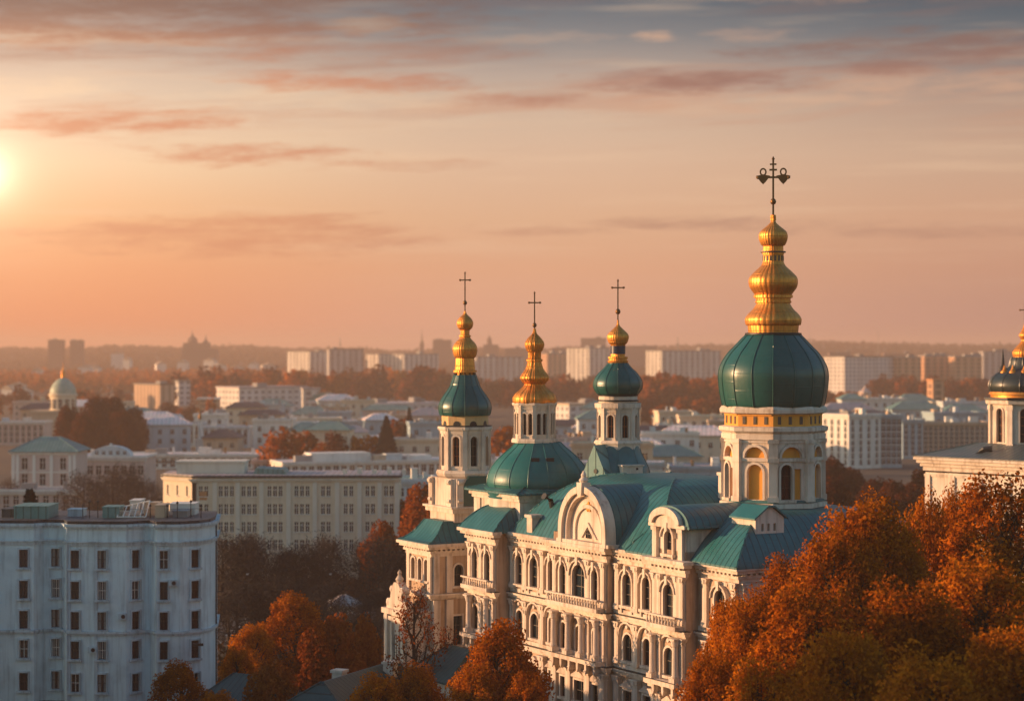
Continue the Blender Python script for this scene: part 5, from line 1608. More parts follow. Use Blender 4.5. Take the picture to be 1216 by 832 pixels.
# --- the near white apartment block at the lower left, plan of shallow bays with a rounded corner
M_curtain = simple('dull_curtain', (0.26, 0.25, 0.23), 0.9)
def near_block():
    D = 215.0
    pl = [(-62, 0.0), (-20, 0.0), (-8, 1.4), (40, 1.2), (52, 2.4), (76, 2.2), (80, 0.4), (112, 0.1), (150, 0.0), (172, 1.4), (178, 1.4), (186, 0.0), (214, 0.0), (222, 0.6), (238, 1.5), (250, 3.4), (256, 6.2), (258, 14.0)]
    W = [((x - 608) / F * (D + dy), D + dy) for x, dy in pl]
    htop = H - (621 - 416) / F * D
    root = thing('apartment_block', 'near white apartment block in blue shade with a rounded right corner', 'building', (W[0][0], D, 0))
    ox, oy = W[0][0], D
    Lp = [(x - ox, y - oy) for x, y in W]
    floors = [H - (y - 416) / F * D for y in (675, 712, 748, 783, 822)]          # window feet, top floor first
    cols = {1: [], 2: [-0.0], 4: [0.0], 6: [-0.18], 7: [-0.16], 8: [-0.1], 11: [-0.1], 13: [0.0]}
    mb = MB(); tm = MB()
    wc = [28, 66, 89, 121, 161, 194, 234, -40]
    for k in range(len(Lp) - 1):
        a, b = Lp[k], Lp[k + 1]
        L = math.hypot(b[0] - a[0], b[1] - a[1]); ang = math.atan2(b[1] - a[1], b[0] - a[0])
        M = T(a[0], a[1], 0, ang)
        xs = []
        for c in wc:
            if pl[k][0] + 2 <= c <= pl[k + 1][0] - 2 or (c == 66 and pl[k][0] == 52) or (c == 161 and pl[k][0] == 150) or (c == 234 and pl[k][0] == 222):
                u = (c - pl[k][0]) / (pl[k + 1][0] - pl[k][0]) * L
                xs.append(min(max(u, 0.62), L - 0.62))
        for u in xs: pass
        zs = [(z, 1.9) for z in floors]
        gridwall(mb, 0, L, 0, htop, [(u, 0.95) for u in xs], zs if xs else [], 0, 0.3, 0, M)
        for u in xs:
            for q, z in enumerate(floors):
                hsh = (k * 5 + q * 3 + int(u * 7)) % 6
                if hsh in (1, 3, 4):
                    cm_ = MB(); ww_ = 0.22 + 0.1 * (hsh % 3)
                    cm_.add([(-.46, .262, .05), (-.46 + ww_, .262, .05), (-.46 + ww_, .262, 1.85), (-.46, .262, 1.85)], [(0, 1, 2, 3)])
                    if hsh != 3: cm_.add([(.46, .262, .05), (.46 - ww_, .262, .05), (.46 - ww_, .262, 1.85), (.46, .262, 1.85)], [(0, 1, 2, 3)])
                    else: cm_.add([(-.2, .262, 1.2), (.46, .262, 1.2), (.46, .262, 1.85), (-.2, .262, 1.85)], [(0, 1, 2, 3)])
                    w_ = window(root, M @ T(u, 0, z), 0.95, 1.9, 'rect', M_neartrim, M_pale if hsh == 1 else M_darkmetal, 0.30, 1)
                    cm_.build('curtain', M_curtain, w_)
                elif (k + q * 3) % 7 == 4:
                    window(root, M @ T(u, 0, z), 0.95, 1.9, 'rect', M_neartrim, M_pale, 0.28, 1)
                else:
                    window(root, M @ T(u, 0, z), 0.95, 1.9, 'rect', M_neartrim, M_darkmetal, 0.28, 1)
        for z0, z1, p in ((htop - 2.35, htop - 2.05, .16), (htop - 2.05, htop - 1.9, .32), (htop - 0.62, htop - 0.4, .2), (htop - 0.4, htop - 0.12, .38), (7.15, 7.35, .12), (7.35, 7.6, .28)):
            tm.box(-p * .3, L + p * .3, -p, 0.06, z0 + 0.002 * (k % 3), z1 - 0.002 - 0.002 * (k % 3), 0, M)
        if 20 < pl[k][0] < 250 and L > 2.4:
            tm.box(-0.02, 0.34, -0.1, 0.05, 0.1, htop - 2.36, 0, M)
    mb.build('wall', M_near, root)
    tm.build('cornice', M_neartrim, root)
    back = 15.0
    mb = MB()
    poly = [(p[0], p[1]) for p in Lp] + [(0, back)]
    n = len(poly)
    vs_ = [(x, y, htop - 0.11) for x, y in poly] + [(x, y, htop + 0.22) for x, y in [(q[0], q[1] - 0.3) for q in Lp] + [(0, back)]]
    mb.add(vs_, [tuple(range(n, 2 * n))] + [(i, (i + 1) % n, n + (i + 1) % n, n + i) for i in range(n)])
    rf_ = mb.build('roof', M_darkroof, root)
    ex = MB(); ex.add([(Lp[-1][0], Lp[-1][1], 0), (0, back, 0), (0, 0, 0), (Lp[-1][0], Lp[-1][1], htop), (0, back, htop), (0, 0, htop)], [(0, 1, 4, 3), (1, 2, 5, 4)])
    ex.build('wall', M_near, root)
    z = htop + 0.22
    def X0(px_): return (px_ - 608) / F * (D + 5) - ox
    def part(name, px0, px1, y0, y1, hh, mat, gable=False):
        m = MB()
        if gable: m.prism_y([(X0(px0), z), (X0(px1), z), (X0(px1), z + hh * .75), ((X0(px0) + X0(px1)) / 2, z + hh), (X0(px0), z + hh * .75)], y0, y1)
        else:
            m.box(X0(px0), X0(px1), y0, y1, z, z + hh); m.box(X0(px0) - .08, X0(px1) + .08, y0 - .08, y1 + .08, z + hh + 0.003, z + hh + .1)
        return m.build(name, mat, rf_)
    part('roof_hut', 22, 62, 3, 8, 1.25, M_tealold); part('roof_hut', 124, 143, 4, 7, 1.1, M_tealold); part('roof_hut', 186, 197, 4, 7, 1.3, M_sand)
    part('roof_hut', 78, 96, 6, 8, .7, M_neartrim); part('roof_hut', 205, 222, 5, 8, .6, M_concrete); part('roof_hut', 2, 16, 5, 8, .8, M_darkroof)
    part('roof_hut', 148, 160, 8, 11, 1.5, M_pale); part('roof_hut', 196, 226, 8, 11, 1.15, M_pale); part('roof_hut', 166, 184, 7.5, 9.5, 1.3, M_sand)
    # tilted skylight frame in the sun
    m = MB(); x0, x1 = X0(142), X0(176)
    for k in range(6):
        x = x0 + (x1 - x0) * k / 5; m.tube([(x, 3.5, z + .15), (x, 6.0, z + 1.0 + 0.14 * k)], [.07, .07], 5)
    m.tube([(x0, 3.5, z + .15), (x1, 3.5, z + .15)], [.09, .09], 5); m.tube([(x0, 6.0, z + 1.0), (x1, 6.0, z + 1.7)], [.09, .09], 5); m.tube([(x0, 4.7, z + .6), (x1, 4.7, z + .9)], [.06, .06], 5)
    m.build('skylight_frame', M_pale, rf_)
    for px_ in (100, 108, 118, 180, 200, 212, 228, 240):
        m = MB(); m.tube([(X0(px_), 4.2, z), (X0(px_), 4.2, z + 1.2 + (px_ % 5) * .15)], [.06, .05], 6); m.lathe([(.1, 0), (.16, .1), (.02, .3)], 8, X0(px_), 4.2, 0, 0, True, T(0, 0, z + 1.2 + (px_ % 5) * .15)); m.build('vent_pipe', M_darkmetal, rf_)
    m = MB(); m.tube([(X0(100), 4.25, z + 1.0), (X0(180), 4.6, z + .85), (X0(240), 4.25, z + 1.0)], [.02, .02, .02], 4); m.build('cable', M_darkmetal, rf_)
    for c, k in ((258, 0),):
        m = MB(); m.tube([(Lp[-2][0] + .1, Lp[-2][1] - .12, 0.2), (Lp[-2][0] + .1, Lp[-2][1] - .12, htop - .4)], [.08, .08], 6); m.build('downpipe', M_darkmetal, root)
    for px_ in (178, 79):
        m = MB(); m.tube([((px_ - 608) / F * D - ox, (1.2 if px_ == 178 else 0.2), 0.2), ((px_ - 608) / F * D - ox, (1.2 if px_ == 178 else .2), htop - .5)], [.07, .07], 6); m.build('downpipe', M_neartrim, root)
    m = MB(); m.box(Lp[-1][0] - .1, Lp[-1][0] + .5, 8.5, 9.6, 15.6, 16.5); m.build('air_conditioner', M_blue, root)
    for xa, za in ((75, 12.4), (146, 8.9), (206, 12.4), (110, 5.4)):
        xx = (xa - 608) / F * D - ox; m = MB(); yy = {75: 2.2, 146: 0.0, 206: 0.0, 110: .1}[xa]; m.box(xx - .42, xx + .42, yy - .42, yy + .02, za, za + .62); m.lathe([(.02, -.02), (.22, 0), (.22, .03)], 12, 0, 0, 1, 0, True, T(xx + .1, yy - .43, za + .31) @ Matrix.Rotation(R(90), 4, 'X')); m.build('air_conditioner', [M_neartrim, M_darkmetal], root)
    for xa, za in ((205, 6.1),):
        m = MB(); m.box((xa - 608) / F * D - ox - .1 + 2.2, (xa - 608) / F * D - ox + 1.0 + 2.2, -.1, 0.2, za, za + .25); m.build('wall_lamp', M_darkmetal, root)
near_block()

# two unseen blocks, added beyond the left edge to shade the scene's foot
block('apartment_block', 'tall pale block added to shade the tree stand, beyond the left edge of the view', 'building', (-66, 97, 0, 22, 28, 32), M_near, 8, 5, M_neartrim, 'flat', M_darkroof, (1.1, 1.8), 1.0, 0, None, 3)
block('apartment_block', 'lower pale block added to shade the church foot, beyond the left edge of the view', 'building', (-72, 139, 0, 21, 58, 17.5), M_near, 5, 4, M_neartrim, 'flat', M_darkroof, (1.1, 1.8), 1.0, 0, None, 3)

# --- cream office block
bays = []
for c, n in ((0.055, 2), (0.165, 3), (0.275, 3), (0.40, 3), (0.53, 3), (0.645, 2), (0.755, 2), (0.86, 2), (0.95, 2)):
    for k in range(n): bays.append(c + (k - (n - 1) / 2) * 0.027)
g = corner_block(228, None, 474, 567, 330, 1.5, 13)
cream = block('office_block', 'long cream office block with rows of paired windows and a sunlit left end', 'building', g, M_cream, 4, bays, M_creamtrim, 'flat', M_greyroof, (0.56, 1.6), 4.4, 3, None, 0, [0.0, .012, .11, .22, .335, .465, .592, .70, .808, .905, 1.0], 0.7, 3, 0.25, M_darkroof, (4.2,), 5.4)
rc = [c for c in cream.children if c.name.startswith('roof')][0]
mb = MB(); mb.box(-3.0, 8.0, 4, 10, g[5] + .43, g[5] + 2.2); mb.box(-3.2, 8.2, 3.8, 10.2, g[5] + 2.203, g[5] + 2.45); mb.build('roof_hut', M_creamtrim, rc)
mb = MB(); mb.prism_y([(9.5, g[5] + .3), (15, g[5] + .3), (14.5, g[5] + 1.2), (10.0, g[5] + 1.4)], 2, 9); mb.build('roof_hut', M_tealold, rc)
for k in range(5):
    mb = MB(); mb.box(24 + k * 2.4, 24.7 + k * 2.4, 3, 4, g[5] + .3, g[5] + 1.1 + .3 * (k % 2)); mb.build('chimney', M_creamtrim, rc)
mb = MB(); mb.box(1.2, 2.4, -.03, .1, g[5] - 3.6, g[5] - 2.2); mb.build('orange_shutter', M_orangeb, cream)
g = corner_block(462, None, 520, 572, 400, 8, 12)
block('annexe_building', 'pale annexe with a teal roof right of the cream office block', 'building', g, M_cool, 4, 6, None, 'flat', M_tealold, (1.0, 1.6), 1, 0, None, 1, False)

# --- pavilion with teal hipped roof and its neighbours, far left
g = corner_block(14, None, 90, 536, 470, 0, 13)
block('pavilion', 'tall pavilion with a teal hipped roof at the left edge', 'building', g, M_pink, 3, [.2, .48, .8], M_pale, 'hip', M_tealold, (1.3, 2.6), 2, 0, None, 0, [0, .09, .35, .62, .91, 1], 0.9, None, .3, None, (9.0,))
g = corner_block(-70, None, 96, 584, 455, 0, 10)
block('low_wing', 'low pinkish wing in front of the teal-roofed pavilion', 'building', g, M_pink, 2, 14, M_pale, 'flat', M_greyroof, (1.2, 1.9), 1, 0, None, 2)
g = corner_block(92, None, 172, 544, 500, 0, 16)
b = block('hall_building', 'pale hall with a low segmental gable between pavilion and bare trees', 'building', g, M_pink, 2, 8, M_pale, 'flat', M_whiteroof, (1.3, 2.2), 2, 0, None, 2)
mb = MB(); n_ = 14
mb.prism_y([(3 + 8.5 * (1 - math.cos(math.pi * i / n_)) / 2 * 1.15, g[5] + .4 + 2.6 * math.sin(math.pi * i / n_)) for i in range(n_ + 1)], 0.5, 5)
mb.box(7.6, 8.2, 1, 1.6, g[5] + 2.9, g[5] + 3.6)
mb.build('segmental_gable', M_cool, b)
for i in range(5):
    small_window(b, T(4.6 + i * 1.7, 0.49, g[5] + .9), .8, .9, 0.0)
g = corner_block(-60, None, 52, 502, 800, 0, 14)
block('arcade_block', 'long low grey building left of the rotunda', 'building', g, M_pink, 3, 16, M_pale, 'flat', M_greyroof, (1.3, 2.0), 1)

# --- rotunda with a pale green dome
def rotunda():
    D = 850.0; k = D / F
    c = P(73, 416, D)
    root = thing('rotunda', 'small rotunda church with a pale green dome above the maroon trees', 'church', (c.x, D, 0))
    z = lambda y: H - (y - 416) * k
    mb = MB(); mb.box(-33 * k, 15 * k, -4, 12, 0, z(490)); mb.box(-34.5 * k, 16 * k, -4.6, 12.6, z(490), z(487)); mb.build('base_wall', M_sand, root)
    mb = MB()
    mb.lathe([(15.5 * k, z(488)), (15.5 * k, z(471)), (17 * k, z(470)), (17 * k, z(467.5)), (15 * k, z(467))], 24, 0, 3)
    dr = mb.build('drum', M_cream, root, 35)
    for i in range(12):
        M = face_at(0, 3, R(-90 + 30 * i)); small_window(dr, M @ T(0, -15.5 * k - .06, z(485)), 1.6, 3.9, 0.0)
    mb = MB(); mb.lathe(spline([(15.5 * k, z(467)), (15 * k, z(462)), (12 * k, z(456)), (7 * k, z(451)), (2.4 * k, z(448.5)), (2.2 * k, z(448), 0)]), 24, 0, 3); mb.build('dome', roofmat('pale_copper', (0.30, 0.40, 0.30), 0.5), root, 40)
    mb = MB(); mb.lathe(spline([(2.4 * k, z(448.4)), (2.2 * k, z(444)), (2.8 * k, z(443)), (1.4 * k, z(440)), (.4 * k, z(436)), (.2 * k, z(430))]), 12, 0, 3); mb.build('lantern', M_gold, root, 40)
rotunda()

# --- the grey-blue palace row with a column before it
g = corner_block(170, None, 238, 504, 790, 0, 16)
b = block('palace_wing', 'grey-blue palace wing with tall windows and a small central gable', 'building', g, M_coolb, 2, 9, M_cool, 'flat', M_darkroof, (1.4, 4.0), 2, 0, None, 0, 9)
mb = MB(); mb.prism_y([(6, g[5] + .3), (16, g[5] + .3), (15.4, g[5] + 2), (13.6, g[5] + 4), (8.4, g[5] + 4), (6.6, g[5] + 2)], 0.5, 5); mb.build('gable', M_coolb, b)
g = corner_block(240, None, 296, 508, 780, 0, 16)
block('palace_wing', 'grey-blue palace wing right of the slender column', 'building', g, M_coolb, 2, 7, M_cool, 'flat', M_greyroof, (1.5, 4.0), 2, 0, None, 2, 7)
g = corner_block(297, None, 332, 508, 800, 0, 14)
block('palace_wing', 'sandy end wing of the grey-blue palace row', 'building', g, M_sand, 3, 5, M_cool, 'flat', M_greyroof, (1.3, 2.2), 1, 0, None, 1)
g = corner_block(120, None, 320, 541, 640, 0, 14)
block('long_hall', 'long low white-roofed hall in front of the grey-blue palace row', 'building', g, M_pale, 2, 20, None, 'flat', M_whiteroof, (1.4, 1.8), 1, 0, None, 5)
c = P(237.5, 416, 720); k = 720 / F
root = thing('monument_column', 'slender pale column with a small statue, before the palace row', 'column', (c.x, 720, 0))
mb = MB(); mb.box(-1.3, 1.3, -1.3, 1.3, 0, 5.5); mb.box(-1.6, 1.6, -1.6, 1.6, 5.5, 6); mb.build('plinth', M_pale, root)
zt_ = H - (498 - 416) * k
mb = MB(); mb.lathe([(.95, 6), (.85, 6.6), (.62, zt_ - .8), (.95, zt_ - .3), (1.0, zt_)], 14); mb.build('shaft', M_pale, root, 35)
mb = MB(); mb.lathe(spline([(.5, zt_), (.62, zt_ + .9), (.42, zt_ + 2.0), (.55, zt_ + 2.7), (.2, zt_ + 3.1), (.3, zt_ + 3.5), (.02, zt_ + 4.0)]), 10); mb.tube([(.4, 0, zt_ + 2.5), (1.0, 0, zt_ + 3.4)], [.15, .1], 6); mb.build('statue', M_bronze, root, 50)

# --- mid-town blocks
M_gtan = gridmat('tan_ribbed_block', (0.56, 0.38, 0.26), (0.26, 0.16, 0.10, 1), 4.6, 200.0, 0.35, 3.0, False)
M_gwhite = gridmat('white_panel_block', (0.78, 0.72, 0.66), (0.16, 0.15, 0.15, 1), 4.6, 3.4, 0.5, 0.55)
M_ggrey = gridmat('grey_panel_block', (0.52, 0.48, 0.46), (0.12, 0.11, 0.11, 1), 6.2, 3.4, 0.5, 0.75)
M_gorange = gridmat('orange_panel_block', (0.66, 0.36, 0.20), (0.16, 0.09, 0.06, 1), 6.2, 3.4, 0.5, 0.7)
M_gmid = gridmat('pale_ribbed_block', (0.74, 0.68, 0.60), (0.14, 0.12, 0.12, 1), 6.4, 3.4, 0.5, 0.8)
far_block('apartment_block', 'tan ribbed apartment block glowing in the sun, above the palace row', corner_block(190, 159, 207, 457, 1300, 38), M_gtan, M_darkroof, None, 'building', True, 2)
far_block('apartment_block', 'pale block close behind the tan ribbed one', corner_block(212, 204, 226, 453, 1380, 30), M_gwhite, M_concrete, None, 'building', False)
far_block('slab_block', 'long white slab block with a sunlit end, in front of the tree belt', corner_block(284, 257, 366, 461, 1230, 35), M_gwhite, M_greyroof, None, 'building', True, 4)
far_block('slab_block', 'short cream stair block at the right end of the white slab', corner_block(360, 358, 380, 462, 1200, 12), M_gmid, M_greyroof, None, 'building', False)
far_block('school_building', 'low white building with a stepped sunlit left end, before the belt', corner_block(446, 425, 522, 480, 1130, 32), M_gwhite, M_whiteroof, None, 'building', True, 6)
far_block('brick_house', 'low dark brick house left of the white slab block', corner_block(235, None, 258, 474, 1180, 0, 12), M_gorange, M_pale, None, 'building', False)
far_block('apartment_block', 'white panel block seen between the gilded lantern and the onion lantern', corner_block(676, 655, 716, 481, 1000, 28), M_gwhite, M_sand, None, 'building', True, 9)
g = corner_block(366, None, 404, 478, 1050, 0, 16)
b = far_block('vaulted_hall', 'pale hall with a rounded roof below the white slab block', g, M_gmid, M_whiteroof, None, 'building', False)
mb = MB(); mb.prism_y([(g[3] * (0.5 - 0.5 * math.cos(math.pi * i / 10)), g[5] + .9 + 4.0 * math.sin(math.pi * i / 10)) for i in range(11)], 0.5, 14); mb.build('vaulted_roof', M_tealold, b)
row = [
    (300, 345, 482, 960, M_cool, M_tealold, 'greyish house with a teal roof below the white slab block'),
    (345, 392, 492, 900, M_pale, M_tealold, 'pale house with a teal roof under the vaulted hall'),
    (395, 452, 501, 830, M_coolb, M_whiteroof, 'blue-grey house with a glazed white roof, left of the conifers'),
    (358, 402, 512, 760, M_cool, M_tealold, 'teal-roofed house behind the rust trees of the long roof'),
    (402, 450, 520, 740, M_pale, M_whiteroof, 'pale house behind the small orange trees'),
    (452, 512, 526, 700, M_pale, M_greyroof, 'low white house right of the dark conifer'),
    (440, 524, 512, 860, M_coolb, M_tealold, 'blue-grey house between the conifers and the stair tower'),
    (322, 350, 524, 680, M_cool, M_greyroof, 'small grey house left of the rust trees'),
    (300, 330, 548, 600, M_pink, M_whiteroof, 'pinkish house at the left end of the long pale roof'),
    (592, 625, 530, 650, M_pale, M_greyroof, 'pale house in the gap between the two left lanterns'),
    (654, 712, 522, 700, M_pale, M_whiteroof, 'white-roofed house between the gilded and the onion lantern'),
    (650, 716, 538, 560, M_cool, M_tealold, 'grey house above the broad teal dome'),
    (760, 800, 526, 760, M_pale, M_whiteroof, 'white house right of the onion lantern'),
    (782, 840, 524, 700, M_cool, M_tealold, 'teal-roofed house left of the bell tower'),
    (836, 872, 518, 660, M_pale, M_whiteroof, 'white house partly behind the bell tower drum'),
    (756, 806, 546, 560, M_cool, M_whiteroof, 'low grey-white house above the right end of the church roof'),
    (798, 866, 556, 500, M_coolb, M_greyroof, 'grey house closest to the bell tower on its left'),
    (556, 600, 548, 520, M_pale, M_whiteroof, 'pale house glimpsed between stair tower and broad dome'),
    (745, 790, 512, 880, M_cool, M_greyroof, 'small grey house at the foot of the wooded rise'),
    (478, 524, 496, 960, M_pale, M_tealold, 'pale house under the low white school, by the stair tower dome'),
]
for x0, x1, yt, D, wm, rm, lab in row:
    g = corner_block(x0, None, x1, yt, D, 0, 14)
    nb = max(3, int(g[3] / 3.4)); fl = max(2, min(4, int(g[5] / 3.4)))
    block('town_house', lab, 'house', g, wm, fl, nb, None, 'hip' if rm is M_tealold and (x0 + x1) % 4 < 2 else 'flat', rm, (1.3, 1.8), 0.8, 0, None, 3)
# the long pale roofed range behind the cream office block
g = corner_block(336, 322, 545, 551, 560, 20)
lr = block('market_hall', 'long sunlit white range with a stepped roof, behind the cream office block', 'building', g, M_pale, 2, 22, None, 'flat', M_whiteroof, (1.5, 2.0), 1.5, 2, None, 6)
mb = MB(); mb.box(9, 26, 4, 12, g[5] + .3, g[5] + 2.6); mb.box(26, 44, 5, 12, g[5] + .3, g[5] + 1.6); mb.build('roof_storey', M_pale, lr)

# --- right-hand town
g = corner_block(1008, 976, 1046, 494, 640, 32)
block('apartment_block', 'tall white apartment block with a sunlit left side, right of the bell tower', 'building', g, M_pale, 7, 4, M_pale, 'flat', M_tealold, (1.3, 1.7), 1.0, 4, None, 2, False, 1.0, 5, .25, None, (H - (523 - 416) / F * 640,))
g = corner_block(1046, None, 1071, 494, 648, 0, 14)
block('apartment_block', 'grey shaded apartment block attached right of the tall white one', 'building', g, M_coolb, 7, 4, None, 'flat', M_tealold, (1.3, 1.7), 1.0, 0, None, 1)
g = corner_block(1072, None, 1096, 500, 700, 0, 14)
block('apartment_block', 'narrow blue-grey block between the grey block and the long pale range', 'building', g, M_coolb, 6, 3, None, 'flat', M_darkroof, (1.2, 1.6), 1.0, 0, None, 1)
g = corner_block(1090, None, 1176, 503, 720, 0, 14)
block('apartment_block', 'long pale sandy range with many small windows, left of the chapel drum', 'building', g, M_sand, 6, 14, None, 'flat', M_darkroof, (1.2, 1.6), 1.0, 0, None, 4)
for x0, x1, yt, D, wm, rm, lab in [
    (1000, 1028, 474, 900, M_cool, M_tealold, 'teal box-roofed house right of the bell tower dome'),
    (1026, 1075, 474, 930, M_pale, M_whiteroof, 'long white house below the pinkish belfry'),
    (1066, 1110, 476, 1000, M_pink, M_tealold, 'pink house left of the orange brick tower'),
    (1120, 1180, 478, 960, M_cool, M_darkroof, 'dark-roofed house right of the orange brick tower'),
    (1060, 1120, 486, 850, M_coolb, M_tealold, 'blue-grey house with a teal roof above the long sandy range'),
    (1120, 1175, 490, 840, M_cool, M_tealold, 'grey house with a teal roof beside the chapel drum')]:
    g = corner_block(x0, None, x1, yt, D, 0, 14)
    block('town_house', lab, 'house', g, wm, 4, max(3, int(g[3] / 3.6)), None, 'hip' if rm is M_tealold else 'flat', rm, (1.3, 1.7), 0.8, 0, None, 3)
c = P(1027, 416, 1080); k = 1080 / F
root = thing('belfry', 'small pinkish belfry with a pointed cap among the right-hand roofs', 'tower', (c.x, 1080, 0))
mb = MB(); mb.box(-2.6, 2.6, -2.6, 2.6, 0, H - (468 - 416) * k); mb.build('wall', M_pink, root)
mb = MB(); mb.lathe(spline([(3.2, H - (468 - 416) * k), (3.4, H - (465 - 416) * k), (1.4, H - (462 - 416) * k), (.2, H - (458 - 416) * k)]), 8, 0, 0, 0, R(22.5)); mb.build('cap', M_pink, root)
g = corner_block(1108, None, 1121, 452, 1050, 18, 6)
far_block('brick_tower', 'narrow orange brick tower glowing among the right-hand roofs', g, M_gorange, M_orangeb, None, 'tower', False)


# the packed low quarters between the larger buildings
rq = random.Random(88)
WALLS = [('white', M_pale), ('grey-white', M_cool), ('blue-grey', M_coolb), ('pinkish', M_pink), ('sandy', M_sand), ('cream', M_cream)]
ROOFS = [('white roof', M_whiteroof), ('grey roof', M_greyroof), ('teal roof', M_tealold), ('dark roof', M_darkroof)]
QUART = [(296, 524, 630, 1020, 20, 'packed left of the stair tower', 'small houses packed left of the stair tower'),
         (640, 872, 470, 900, 22, 'seen between lanterns and bell tower', 'small houses packed behind the church roof'),
         (976, 1180, 760, 1080, 14, 'packed right of the bell tower', 'small houses packed right of the bell tower'),
         (0, 160, 880, 1100, 6, 'around the rotunda', 'small houses around the rotunda'),
         (100, 330, 660, 1000, 9, 'near the palace row', 'small houses near the palace row')]
for xa, xb, Da, Db, n, where, grp in QUART:
    made = 0
    for tr in range(400):
        if made >= n: break
        D = rq.uniform(Da, Db); px_ = rq.uniform(xa, xb - 20)
        w = rq.uniform(10, 24); d = rq.uniform(9, 13); h = rq.uniform(7.5, 13.5)
        x = (px_ - 608) / F * D
        if (px_ + w * F / D) > xb + 8: continue
        if any(x < X_ + W_ + 1.5 and x + w > X_ - 1.5 and D < Y_ + D_ + 3 and D + d > Y_ - 3 for X_, Y_, W_, D_ in WH): continue
        wn, wm = rq.choice(WALLS); rn, rm = rq.choice(ROOFS)
        hipq = rq.random() < .45
        block('town_house', 'small %s house with a %s%s %s' % (wn, 'hipped ' if hipq else 'flat ', rn, where), 'house', (x, D, rq.uniform(-.12, .22), w, d, h), wm, max(2, int(h / 3.6)), max(3, int(w / 3.6)), None, 'hip' if hipq else 'flat', rm, (1.3, 1.7), .7, 0, grp, 2)
        made += 1

# --- tall blocks of the far district
FARB = [
    (368, 341, 391, 418, 2100, 40, M_gmid, 'far block with a sunlit left half, left of the darker hipped block', 1),
    (391, 388, 432, 415, 2060, 18, M_ggrey, 'far grey block with a low hipped roof and mast', 2),
    (480, 434, 521, 421, 2050, 42, M_gmid, 'wide far block with a bright left half, left of the stair tower', 3),
    (566, 556, 622, 424, 2080, 25, M_gmid, 'far block between stair tower and gilded lantern', 4),
    (650, 642, 676, 420, 2250, 25, M_gorange, 'warm far block behind the gilded lantern', 5),
    (700, 673, 724, 414, 2000, 40, M_gmid, 'far block with a pale left half, left of the onion finial', 6),
    (786, 767, 856, 417, 1950, 30, M_gmid, 'long far block left of the great green dome', 7),
    (1003, 978, 1062, 424, 1750, 35, M_gwhite, 'long white-grey far block right of the great green dome', 8),
    (1064, None, 1094, 425, 1780, 8, M_gorange, 'first of three orange far blocks, next to the long white one', 9),
    (1098, None, 1131, 423, 1800, 8, M_gorange, 'middle of the three orange far blocks', 10),
    (1134, None, 1166, 424, 1780, 8, M_gorange, 'third orange far block, nearest the chapel', 11),
    (1168, None, 1225, 418, 2000, 5, M_ggrey, 'grey far block behind the chapel spirelet', 12),
]
for xc, xl, xr, yt, D, psi, mt, lab, sd_ in FARB:
    far_block('far_block', lab, corner_block(xc, xl, xr, yt, D, psi, 16), mt, M_darkroof if sd_ in (2, 8) else M_concrete, 'tall blocks of the far district', 'building', True, sd_)
M_skyd = simple('silhouette_masonry', (0.15, 0.105, 0.09), 0.9)  # dark look of the backlit silhouettes is put into the base colour
SK = [(57, 74, 404, 3000, 'dim square tower block on the left skyline'), (83, 97, 405, 3000, 'second, smaller square block on the left skyline'),
      (514, 536, 404, 3300, 'hazy stepped block on the skyline left of the stair tower'), (600, 640, 414, 3000, 'hazy long block on the skyline right of the stair tower'),
      (735, 780, 411, 3100, 'hazy block on the skyline behind the onion lantern'), (690, 720, 402, 3400, 'pale hazy tower block on the skyline left of the onion lantern'),
      (655, 690, 414, 2900, 'hazy low block on the skyline between two lanterns'), (985, 1010, 419, 2700, 'low hazy block on the slope right of the great dome'), (1050, 1085, 420, 2800, 'hazy low block on the slope above the orange blocks')]
for x0, x1, yt, D, lab in SK:
    far_block('skyline_block', lab, corner_block(x0, None, x1, yt, D, 0, 20), M_skyd, M_skyd, 'hazy blocks on the skyline', 'building', True, x0)
# great old house with turrets on the skyline
D = 3000; k = D / F; c = P(236, 416, D)
root = thing('turreted_palace', 'large turreted building silhouetted on the left skyline', 'building', (c.x, D, 0))
mb = MB(); mb.box(-20 * k, 20 * k, 0, 30, 0, H + 2 * k); mb.build('wall', M_skyd, root)
mb = MB(); mb.box(-19 * k, 11 * k, 2, 28, H + 2 * k, H + 9 * k); mb.build('upper_wall', M_skyd, root)
for x, y, rr in ((-9, 19, 6), (7, 14, 5)):
    mb = MB(); mb.lathe(spline([(rr * k, H + 5 * k), (rr * k, H + (y - 7) * k), (rr * .9 * k, H + (y - 5) * k), (rr * .35 * k, H + (y - 2) * k), (rr * .1 * k, H + (y + 2) * k), (.04 * k, H + (y + 7) * k)], 3), 8, x * k, 12); mb.build('turret', M_skyd, root)
c = P(501, 416, 3300); k = 3300 / F
root = thing('spire_tower', 'thin pointed spire on the skyline left of the stair tower', 'tower', (c.x, 3300, 0))
mb = MB(); mb.box(-2.4 * k, 2.4 * k, -4, 4, 0, H + 8 * k); mb.build('wall', M_skyd, root)
mb = MB(); mb.lathe([(2.6 * k, H + 8 * k), (.8 * k, H + 13 * k), (.1 * k, H + 26 * k)], 8); mb.build('spire', M_skyd, root)
c = P(583, 416, 3200); k = 3200 / F
root = thing('domed_block', 'hazy block with a small turret on the skyline right of the stair tower', 'building', (c.x, 3200, 0))
mb = MB(); mb.box(-9 * k, 9 * k, -8, 8, 0, H + 7 * k); mb.build('wall', M_skyd, root)
mb = MB(); mb.lathe([(3 * k, H + 6 * k), (3 * k, H + 13 * k), (1 * k, H + 16 * k), (.1 * k, H + 19 * k)], 8, -2 * k); mb.build('turret', M_skyd, root)
